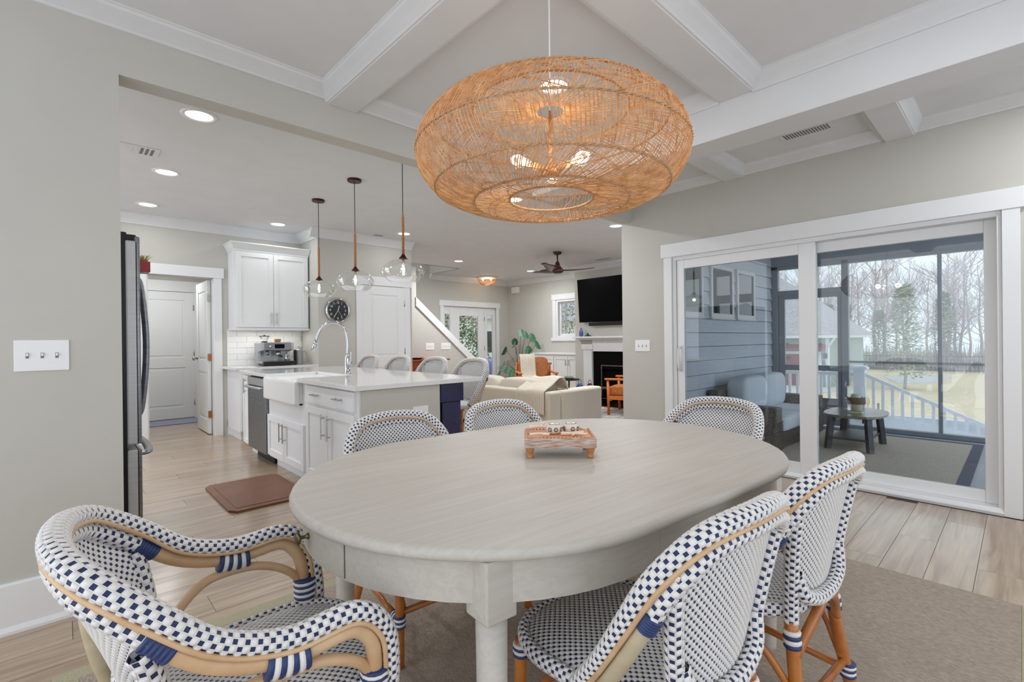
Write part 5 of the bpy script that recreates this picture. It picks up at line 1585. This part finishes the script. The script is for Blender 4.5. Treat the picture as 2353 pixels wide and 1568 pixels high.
# flush cane light
gx, gy = 7.55, 8.88
t = thing('flush_light', 'small woven cane bowl ceiling light near the front door', 'ceiling light', (gx, gy, 2.5))
MB().lathe([(.26, 0), (.26, -.02), (.23, -.03)], 30, (gx, gy, CEIL)).build('ceiling_plate', 'trim', t, smooth=True)
m_ = MB()
for k in range(70):
    a0 = 2 * math.pi * k / 70
    u = np.linspace(0, 1, 7)
    r_ = .23 * np.cos(u * 1.35); z_ = -.03 - .17 * np.sin(u * 1.5)
    m_.tube(np.stack([r_ * np.cos(a0 + .4 * u), r_ * np.sin(a0 + .4 * u), z_], -1) + [gx, gy, CEIL], .0032, 4, caps=False)
o = m_.build('cane_bowl', 'shade', t, smooth=True); o['kind'] = 'stuff'
for zz_, rr_ in ((-.03, .23), (-.1, .2), (-.165, .128)):
    th = np.linspace(0, 2 * math.pi, 40)
    MB().tube(np.stack([gx + rr_ * np.cos(th), gy + rr_ * np.sin(th), np.full(40, CEIL + zz_)], -1), .005, 6, caps=False).build('ring', 'shade_ring', t, smooth=True)
for s in (-1, 1):
    MB().lathe([(.0, .03), (.02, .02), (.024, 0), (.0, -.03)], 12, (gx + s * .07, gy - s * .07, CEIL - .07)).build('bulb', 'bulb', t, smooth=True)
point('flush_lamp', (0, 0, .12), 3, (1, .9, .75), .06, t)
# cherry console behind the stools
t = thing('cherry_console', 'red cherry wood console table below the stair wall', 'console', (5.0, 8.0, 0))
MB().box(4.75, 5.6, 7.85, 8.22, .62, .82).build('drawer_box', 'redwood', t, bevel=.004)
MB().box(4.70, 5.65, 7.80, 8.23, .82, .85).build('top', 'redwood', t, bevel=.006)
for x_ in (4.79, 5.56):
    for y_ in (7.89, 8.18):
        MB().box(x_ - .025, x_ + .025, y_ - .025, y_ + .025, 0, .62).build('leg', 'redwood', t)
tag(MB().lathe([(.09, 0), (.15, .02), (.16, .03)], 20, (4.98, 8.0, .85)).build('brown_bowl', 'bronze', smooth=True), 'flat brown bowl on the cherry console', 'bowl')
tag(MB().lathe([(.02, 0), (.03, .02), (.02, .05), (.0, .055)], 12, (0, 0, 0), axis='y').xf(math.pi, (5.0, YS - .001, 1.06)).build('rail_bracket', 'nickel', smooth=True), 'tiny metal handrail end at the stair wall corner', 'bracket')

# ------------------------------------------------------------------ screened porch
PF, PX, PY = -0.15, 8.45, 2.78
pf_ = struct(MB().box(XR + .15, PX + .06, -1.2, PY, PF - .08, PF - .004).build('floor_porch', 'porchfloor'))
wp = struct(MB().box(XR + .15, PX + .3, PY + .03, YH1 - .02, -.4, CEIL + .3).build('wall_porch', 'siding_trim'), 'grey lap siding wall of the porch')
z_ = PF
bd = None
while z_ < 2.7:
    if bd is None:
        bd = MB().prism([(PY + .03, 0), (PY - .004, .0), (PY - .004, .010), (PY + .014, .169), (PY + .03, .169)], 'x', XR + .15, PX + .02).build('siding_board', 'siding', wp)
        o = bd
        base_z = bd.location.z
    else:
        o = bd.copy(); COL.objects.link(o)
    o.location = (bd.location.x, bd.location.y, z_)
    z_ += .178
struct(MB().box(XR + .14, XR + .2, -2.0, .05, -.2, 2.9).box(XR + .14, XR + .2, 2.48, PY + .03, -.2, 2.9).box(XR + .14, XR + .2, .05, 2.48, 2.06, 2.9).build('wall_house', 'siding'))
cp_ = struct(MB().box(XR + .15, PX + .2, -1.0, PY + .03, 2.56, 2.66).build('ceiling_porch', 'siding_trim'))
MB().box(PX - .06, PX + .1, -1.0, PY, 2.33, 2.56).build('header_beam', 'siding_trim', cp_)
MB().box(XR + .21, XR + .34, -1.0, PY, 2.36, 2.56).build('header_beam', 'siding_trim', cp_)
# screen wall
scw = sempty('wall_screen', (PX, 1.0, PF), 'grey framed insect screen wall of the porch')
def member(y0, y1, z0, z1, name='frame_member', d=.045):
    MB().box(PX - d, PX + d, y0, y1, z0, z1).build(name, 'siding_trim', scw, bevel=.003, seg=1)
member(2.69, 2.78, PF, 2.33, 'post'); member(1.745, 1.83, PF, 2.33, 'post'); member(.722, .765, PF, 2.33, 'mullion', .025); member(-.9, -.82, PF, 2.33, 'post')
member(-.9, 2.78, 2.275, 2.33, 'top_rail'); member(1.83, 2.69, 1.865, 1.937, 'transom_rail'); member(-.9, 1.745, .815, .845, 'mid_rail', .025); member(-.9, 1.745, PF, PF + .06, 'sill', .06)
for k_, (a0, a1, b0, b1) in enumerate(((.765, 1.745, .845, 2.275), (.765, 1.745, PF + .06, .815), (-.82, .722, .845, 2.275), (-.82, .722, PF + .06, .815), (1.83, 2.69, 1.937, 2.275))):
    MB().box(PX - .001, PX + .001, a0, a1, b0, b1).build('insect_screen', 'screen', scw)
sd = sempty('door_6', (PX, 2.26, PF), 'grey screen door of the porch')
m = MB()
for a in ((2.60, 2.685, PF + .02, 1.86), (1.835, 1.885, PF + .02, 1.86), (1.885, 2.60, 1.80, 1.86), (1.885, 2.60, .685, .765), (1.885, 2.60, PF + .02, .27)):
    m.box(PX - .025, PX + .025, *a)
m.build('door_frame', 'siding_trim', sd, bevel=.003, seg=1)
for a in ((1.885, 2.60, .765, 1.80), (1.885, 2.60, .27, .685)):
    MB().box(PX - .001, PX + .001, *a).build('insect_screen', 'screen', sd)
# porch windows in the siding
for k, (x0, x1, lb) in enumerate(((5.20, 5.92, 'leftmost small window in the porch siding'), (6.14, 6.85, 'middle small window in the porch siding'), (6.97, 7.63, 'rightmost small window in the porch siding'))):
    w_ = sempty('window_%d' % (k + 2), ((x0 + x1) / 2, PY, 1.46), lb)
    m = MB().box(x0, x0 + .055, PY - .03, PY + .01, 1.46, 2.17).box(x1 - .055, x1, PY - .03, PY + .01, 1.46, 2.17).box(x0 + .055, x1 - .055, PY - .03, PY + .01, 1.46, 1.525).box(x0 + .055, x1 - .055, PY - .03, PY + .01, 2.115, 2.17)
    m.box(x0 - .01, x1 + .01, PY - .045, PY + .01, 1.445, 1.46).build('window_frame', 'winframe', w_, bevel=.003, seg=1)
    MB().box(x0 + .055, x1 - .055, PY - .012, PY + .01, 1.525, 2.115).build('glass_pane', 'winglass', w_)
t = thing('porch_rug', 'brown sisal rug with dark binding on the porch floor', 'rug', (6.9, 1.4, PF))
MB().box(5.05, 8.1, .42, 2.7, PF - .004, PF + .008).build('field', 'porchrug', t)
MB().box(5.05, 8.1, .33, .42, PF - .004, PF + .010).build('binding', 'navyband', t)
MB().box(8.1, 8.18, .33, 2.7, PF - .004, PF + .010).build('binding', 'navyband', t)
# wicker loveseat
RZ = PF + .008
t = thing('wicker_loveseat', 'dark wicker loveseat with pale grey cushions on the porch', 'loveseat', (7.0, 2.35, RZ))
def wick(x0, x1, y0, y1, z0, z1, name):
    o = MB().box(x0, x1, y0, y1, z0, z1).build(name, 'wicker', t, bevel=.02, seg=3)
    return o
wick(6.05, 6.25, 1.96, 2.72, RZ, .37, 'arm'); wick(7.75, 7.95, 1.96, 2.72, RZ, .37, 'arm')
wick(6.25, 7.75, 1.98, 2.70, RZ, .06, 'base'); wick(6.02, 7.98, 2.62, 2.76, RZ, .54, 'back')
for x0, x1 in ((6.255, 6.998), (7.002, 7.745)):
    MB().cushion(x0, x1, 1.93, 2.62, .055, .25, e=.28).build('seat_cushion', 'cushion', t, smooth=True)
    k = MB().cushion(x0 - .02, x1 + .02, 2.36, 2.64, .22, .70, e=.38).build('back_cushion', 'cushion', t, smooth=True)
# strands on the wicker front: raised dashes
m_ = MB()
for r_ in range(16):
    z_ = RZ + .02 + r_ * .021
    for c_ in range(90):
        x_ = 6.06 + c_ * .021 + (r_ % 2) * .0105
        if z_ > .055 and 6.24 < x_ < 7.76:
            continue
        if x_ < 7.94:
            m_.box(x_, x_ + .014, 1.952 if not 6.25 < x_ < 7.75 else 1.972, 1.962 if not 6.25 < x_ < 7.75 else 1.982, z_, z_ + .009)
o = m_.build('wicker_strands', 'wicker_strand', t); o['kind'] = 'stuff'
# porch coffee table
t = thing('porch_table', 'low oval brown topped table with black legs on the porch', 'table', (7.1, 1.41, RZ))
pts = []
for k in range(24):
    a = 2 * math.pi * k / 24
    pts.append((7.12 + .46 * math.copysign(abs(math.cos(a)) ** .75, math.cos(a)), 1.41 + .31 * math.copysign(abs(math.sin(a)) ** .75, math.sin(a))))
MB().prism(pts, 'z', .245, .275).build('top', 'tabletop_porch', t, bevel=.006)
for sx, sy in ((-1, -1), (-1, 1), (1, -1), (1, 1)):
    MB().tube([(7.1 + sx * .36, 1.41 + sy * .21, RZ), (7.1 + sx * .31, 1.41 + sy * .18, .245)], .04, 4).build('leg', 'darkwood', t)
MB().box(6.72, 7.48, 1.22, 1.60, -.02, .005).build('shelf', 'darkwood', t, bevel=.004)
MB().box(6.76, 7.44, 1.24, 1.28, .19, .246).box(6.76, 7.44, 1.54, 1.58, .19, .246).build('apron', 'darkwood', t)
# candle jar
cx_, cy_, cz_ = 7.02, 1.385, .275
t = thing('candle_jar', 'glass hurricane jar with cream candle and wooden band on the porch table', 'candle holder', (cx_, cy_, cz_))
MB().lathe([(.08, 0.002), (.088, .01), (.09, .30)], 28, (cx_, cy_, cz_ + .02), caps=False).build('glass_jar', 'globe', t, smooth=True)
MB().lathe([(.0, 0), (.05, 0), (.05, .20), (.045, .205), (0, .2)], 22, (cx_, cy_, cz_ + .022)).build('candle', 'wax', t, smooth=True)
MB().lathe([(.091, 0), (.093, .005), (.093, .075), (.091, .08)], 28, (cx_, cy_, cz_ + .11), caps=False).build('wood_band', 'woodband', t, smooth=True)
MB().box(cx_ - .07, cx_ + .07, cy_ - .07, cy_ + .07, cz_, cz_ + .02).build('coaster', 'wax', t, bevel=.004)

# ------------------------------------------------------------------ outside the porch: landing, stair rail, lawn, garage, wood
GZ = -1.15
ld = struct(MB().box(PX + .06, 9.75, 1.62, 3.4, PF - .15, PF - .02).build('floor_landing', 'porchfloor'))
t = thing('stair_railing', 'white painted railing sloping down the porch steps', 'railing', (9.6, 1.2, GZ))
RX = 9.6
def newel(x, y, z0, z1):
    p = MB().box(x - .075, x + .075, y - .075, y + .075, z0, z1).build('newel_post', 'railwhite', t, bevel=.004)
    MB().box(x - .11, x + .11, y - .11, y + .11, z1, z1 + .035).box(x - .09, x + .09, y - .09, y + .09, z1 + .035, z1 + .055).build('post_cap', 'railwhite', p, bevel=.003)
newel(RX, 1.84, GZ, .66)
newel(RX, 3.25, GZ, .66)
SL = .48
MB().box(RX - .03, RX + .03, 1.91, 3.18, .545, .60).build('top_rail', 'railwhite', t)
MB().box(RX - .025, RX + .025, 1.91, 3.18, -.06, -.02).build('bottom_rail', 'railwhite', t)
y_ = 2.03
while y_ < 3.15:
    MB().box(RX - .019, RX + .019, y_ - .019, y_ + .019, -.03, .55).build('baluster', 'railwhite', t)
    y_ += .122
ya, yb = 1.77, -.75
def zr(y, z0):
    return z0 + (y - 1.77) * SL
MB().prism([(ya, .60), (ya, .545), (yb, zr(yb, .545)), (yb, zr(yb, .60))], 'x', RX - .03, RX + .03).build('top_rail', 'railwhite', t)
MB().prism([(ya, -.02), (ya, -.06), (yb, zr(yb, -.06) if False else -.06 + (yb - ya) * .16), (yb, -.02 + (yb - ya) * .16)], 'x', RX - .025, RX + .025).build('bottom_rail', 'railwhite', t)
y_ = 1.66
while y_ > -.7:
    MB().box(RX - .019, RX + .019, y_ - .019, y_ + .019, -.05 + (y_ - ya) * .16, zr(y_, .55)).build('baluster', 'railwhite', t)
    y_ -= .122
newel(RX, -.8, GZ, zr(-.8, .60) + .05)
tag(MB().box(9.75, 9.9, -.9, 1.75, GZ, -.08).build('stair_stringer', 'railwhite'), 'white stair skirt board under the sloping railing', 'stairs')

lw = struct(MB().add([(8.5, -30, GZ), (90, -30, GZ), (90, 70, GZ), (8.5, 70, GZ), (XF, 9.6, GZ), (-20, 9.6, GZ), (-20, 60, GZ), (8.5, 60, GZ)], [(0, 1, 2, 3), (5, 4, 3, 7, 6)]).build('ground', 'lawn'))
tag(MB().prism([(22, 6.0), (25.5, 5.2), (25.8, 12), (22, 12)], 'z', GZ, GZ + .03).build('driveway', 'gravel'), 'pale concrete drive in front of the garage', 'driveway')
tag(MB().prism([(30, 4.2), (31.5, 3.0), (37, 2.6), (38, 4.2), (35, 5.6)], 'z', GZ, GZ + .02).build('gravel_patch', 'gravel'), 'grey gravel patch on the far lawn', 'gravel')
# garage
t = thing('garage', 'sage green garage with grey hipped roof and maroon door beyond the lawn', 'garage', (26, 9.5, GZ))
gx0, gx1, gy0, gy1, ge = 26.0, 33.0, 6.15, 13.5, 1.15
MB().box(gx0, gx1, gy0, gy1, GZ, ge).build('wall', 'sage', t)
for k in range(11):
    MB().box(gx0 - .015, gx0, gy0, gy1, GZ + .2 * k + .15, GZ + .2 * k + .165).build('siding_lap', 'sage', t)
MB().box(gx0 - .04, gx0, gy0, gy0 + .14, GZ, ge).build('corner_board', 'railwhite', t)
MB().box(gx0 - .35, gx1 + .3, gy0 - .35, gy1 + .3, ge, ge + .16).build('fascia', 'railwhite', t)
rx0, rx1, ry0, ry1, rz = gx0 - .4, gx1 + .4, gy0 - .4, gy1 + .4, ge + .16
MB().add([(rx0, ry0, rz), (rx1, ry0, rz), (rx1, ry1, rz), (rx0, ry1, rz), ((rx0 + rx1) / 2, ry0 + 3.6, rz + 3.3), ((rx0 + rx1) / 2, ry1 - 3.6, rz + 3.3)],
         [(0, 1, 4), (1, 2, 5, 4), (2, 3, 5), (3, 0, 4, 5), (3, 2, 1, 0)]).build('roof', 'shingle', t)
MB().box(gx0 - .05, gx0, 6.45, 9.4, GZ, .52).build('door_frame', 'railwhite', t)
d = MB().box(gx0 - .07, gx0 - .05, 6.6, 9.25, GZ, .38).build('garage_door', 'maroon', t)
for k in range(5):
    MB().box(gx0 - .075, gx0 - .07, 7.75 + k * .27, 7.95 + k * .27, .08, .28).build('pane', 'winglass', d)
MB().prism([(gx0, .86), (gx0 - .45, .66), (gx0 - .45, .6), (gx0, .6)], 'y', 6.3, 9.6).build('door_awning', 'maroon', t)
for k in range(5):
    MB().box(gx0 - .5, gx0, 6.45 + k * .7, 6.55 + k * .7, .86, .92).build('awning_bracket', 'maroon', t)
MB().box(gx0 - .14, gx0, 6.22, 6.36, .2, .42).build('wall_lantern', 'black', t)
MB().tube([(gx0 - .3, gy0 - .3, ge), (gx0 - .05, gy0 + .02, ge - .4), (gx0 - .06, gy0 + .02, GZ)], .05, 6).build('downspout', 'railwhite', t)
# dark metal fence at the edge of the wood
t = thing('metal_fence', 'low dark metal picket fence at the edge of the wood', 'fence', (41, 6, GZ))
MB().box(41.0, 41.03, -6, 22, GZ + 1.0, GZ + 1.04).build('rail', 'darkwood', t)
MB().box(41.0, 41.03, -6, 22, GZ + .12, GZ + .16).build('rail', 'darkwood', t)
pk = None
for k in range(150):
    yy = -6 + k * .187
    if pk is None:
        pk = MB().box(-.012, .012, -.012, .012, 0, 1.15).build('picket', 'darkwood', t, local=True)
        o = pk
    else:
        o = pk.copy(); COL.objects.link(o)
    o.location = (41.015 - 41, yy - 6, 0.02)
tag(MB().box(14.2, 14.24, 2.35, 2.39, GZ, GZ + .75).build('garden_stake', 'woodband'), 'thin brown stake standing in the lawn', 'stake')
t = thing('utility_box', 'small green utility box on the lawn', 'utility box', (14.4, 2.9, GZ))
MB().box(14.2, 14.6, 2.65, 3.15, GZ, GZ + .3).build('case', 'olive', t, bevel=.02)
MB().box(14.18, 14.62, 2.63, 3.17, GZ + .3, GZ + .34).build('lid', 'olive', t, bevel=.01)
tag(MB().cushion(19.0, 19.7, 3.45, 4.05, GZ - .1, GZ + .5, e=.9).build('dry_shrub', 'straw', smooth=True), 'round dry tan shrub on the lawn beyond the railing', 'shrub')

def tree_mesh(seed, h, kind='bare'):
    rs = random.Random(seed)
    tr_, br = MB(), MB()
    pts = [np.array([0.0, 0, 0])]
    n = 8
    for k in range(n):
        pts.append(pts[-1] + np.array([rs.uniform(-.12, .12) * h / 10, rs.uniform(-.12, .12) * h / 10, h / n]))
    P_ = crom(pts, 3)
    tr_.tube(P_, np.linspace(h * .014, h * .002, len(P_)), 6)
    def branch(p, d, l, r, lev):
        q = [p]
        dd = d.copy()
        for _ in range(3):
            dd = dd + np.array([rs.uniform(-.25, .25), rs.uniform(-.25, .25), rs.uniform(-.05, .22)])
            dd /= np.linalg.norm(dd)
            q.append(q[-1] + dd * l / 3)
        (tr_ if lev == 0 else br).tube(q, np.linspace(r, r * .35, 4), 4 if lev < 2 else 3, caps=False)
        if lev < 3:
            for k in range(4 if lev < 2 else 3):
                b = q[1 + k % 3]
                e = dd + np.array([rs.uniform(-1, 1), rs.uniform(-1, 1), rs.uniform(-.2, .8)])
                branch(b, e / np.linalg.norm(e), l * rs.uniform(.45, .7), r * .5, lev + 1)
    if kind == 'bare':
        for k in range(15):
            i = int(len(P_) * rs.uniform(.22, .98)) if k else len(P_) - 1
            a = rs.uniform(0, 6.28)
            d = np.array([math.cos(a), math.sin(a), rs.uniform(.3, 1.1)])
            branch(P_[min(i, len(P_) - 1)], d / np.linalg.norm(d), h * rs.uniform(.16, .30), h * .0042, 0)
    else:
        for k in range(1500):
            u = rs.random() ** .8
            z = h * (.12 + .88 * u)
            R_ = h * .17 * (1 - u) ** .7 + .12
            a = rs.uniform(0, 6.28)
            r0 = R_ * math.sqrt(rs.random())
            c = np.array([r0 * math.cos(a), r0 * math.sin(a), z])
            d = np.array([math.cos(a) + rs.uniform(-.6, .6), math.sin(a) + rs.uniform(-.6, .6), rs.uniform(-.5, .5)])
            d /= np.linalg.norm(d)
            s = np.cross(d, (0, 0, 1.0)); s /= np.linalg.norm(s) + 1e-6
            L_, w = h * .05, h * .014
            br.add([c, c + d * L_ * .5 + s * w, c + d * L_, c + d * L_ * .5 - s * w], [(0, 1, 2, 3)])
    return tr_, br
def make_tree(name, seed, h, kind, label, group, mats):
    a, b = tree_mesh(seed, h, kind)
    t = thing(name, label, 'tree', (0, 0, GZ), 0, group)
    a.build('trunk', mats[0], t, smooth=True, local=True)
    o = b.build('branches' if kind == 'bare' else 'foliage', mats[1], t, local=True)
    o['kind'] = 'stuff'
    return t
BL, BG = 'bare grey winter tree in the wood behind the far fence', 'bare trees of the wood'
protos = [make_tree('bare_tree', 11 + k, (8.5, 10, 7.5, 9.2, 8)[k], 'bare', BL, BG, ('bark', 'twig')) for k in range(5)]
spots = []
rs = random.Random(3)
for k in range(72):
    X_ = rs.choice((44, 47, 51, 56)) + rs.uniform(-1.5, 1.5)
    Y_ = -4 + (k + rs.random()) / 72 * 27
    spots.append((X_, Y_))
for k, (X_, Y_) in enumerate(spots):
    if k < 5:
        protos[k].location = (X_, Y_, GZ)
    else:
        o = dup(protos[k % 5], (X_, Y_, GZ), rs.uniform(0, 6.28))
        s = rs.uniform(.7, 1.05)
        o.scale = (s, s, s)
GL, GG = 'dark green pine tree at the edge of the wood', 'pines of the wood'
pp = [make_tree('pine_tree', 31 + k, (5.2, 4.2)[k], 'pine', GL, GG, ('bark', 'evergreen')) for k in range(2)]
for k, (X_, Y_) in enumerate(((43, 3.6), (42.5, 7.0), (43.5, 9.2), (45, 11.5), (46, 13.5), (44.5, 0.4), (44, 10.4))):
    if k < 2:
        pp[k].location = (X_, Y_, GZ)
    else:
        o = dup(pp[k % 2], (X_, Y_, GZ), k)
        s = .7 + .12 * (k % 4)
        o.scale = (s, s, s)
# low brush along the fence
m_ = MB()
for k in range(5200):
    x_, y_ = 42 + rs.random() * 5, -5 + rs.random() * 26
    a = rs.uniform(0, 6.28)
    hgt = rs.uniform(.5, 2.2)
    d = np.array([math.cos(a) * .5, math.sin(a) * .5, hgt])
    s = np.array([-math.sin(a), math.cos(a), 0]) * .03
    p = np.array([x_, y_, GZ])
    m_.add([p - s, p + s, p + d], [(0, 1, 2)])
o = m_.build('brush', 'twig'); o['kind'] = 'stuff'; tag(o, 'tangled grey brush at the foot of the winter trees', 'undergrowth')
# small lawn tree near the fence
lt = make_tree('young_tree', 77, 4.6, 'pine', 'small leafy green tree standing alone on the lawn', None, ('bark', 'evergreen'))
lt.location = (27, 3.55, GZ)
# evergreens seen through the living room window and the front door
def bush(name, loc, sx, sz, label, n=2600, cat='shrub'):
    r2 = random.Random(hash(name) % 1000 + int(loc[0] * 10))
    t = thing(name, label, cat, loc)
    m_ = MB()
    for k in range(n):
        u, a, q = r2.random(), r2.uniform(0, 6.28), r2.uniform(-1, 1)
        rr = (0.55 + .45 * u)
        c = np.array([sx * rr * math.sqrt(1 - q * q) * math.cos(a), sx * rr * math.sqrt(1 - q * q) * math.sin(a), sz * (.52 + .5 * q * rr)])
        d = np.array([r2.gauss(0, 1), r2.gauss(0, 1), r2.gauss(0, 1)]); d /= np.linalg.norm(d)
        s = np.cross(d, (0.3, .2, 1.0)); s /= np.linalg.norm(s)
        L_, w = .10, .035
        m_.add([c, c + d * L_ * .5 + s * w, c + d * L_, c + d * L_ * .5 - s * w], [(0, 1, 2, 3)])
    o = m_.build('foliage', 'olive', t, local=True); o['kind'] = 'stuff'
    MB().tube([(0, 0, 0), (.05, .02, sz * .6)], .05, 6).build('stem', 'bark', t, local=True)
bush('garden_shrub', (9.45, 12.2, GZ), .75, 3.3, 'tall olive green shrub outside the front door glass')
bush('garden_shrub', (9.2, 13.4, GZ), .7, 4.0, 'olive green shrub outside the left sidelight')
bush('garden_pine', (13.2, 11.2, GZ), 1.6, 6.5, 'green pine outside the living room window', n=4200, cat='tree')
t = thing('neighbour_house', 'pale neighbouring house with grey roof beyond the front door', 'house', (25, 26, GZ))
MB().box(19, 31, 24, 30, GZ, 2.6).build('wall', 'bluegrey_house', t)
MB().prism([(23.4, 2.6), (27, 5.2), (30.6, 2.6)], 'x', 18.6, 31.4).build('roof', 'shingle', t)
for x_ in (20, 23, 26):
    f_ = MB().box(x_, x_ + 1.1, 23.95, 24, .3, 1.9).build('window', 'railwhite', t)
    MB().box(x_ + .1, x_ + 1.0, 23.93, 23.95, .4, 1.8).build('pane', 'winglass', f_)
tag(MB().cushion(14.6, 18.6, 17.0, 19.0, GZ + .3, GZ + 1.5, e=.5).build('parked_car', 'bluevase', smooth=True), 'small blue parked car glimpsed through the right sidelight', 'car')
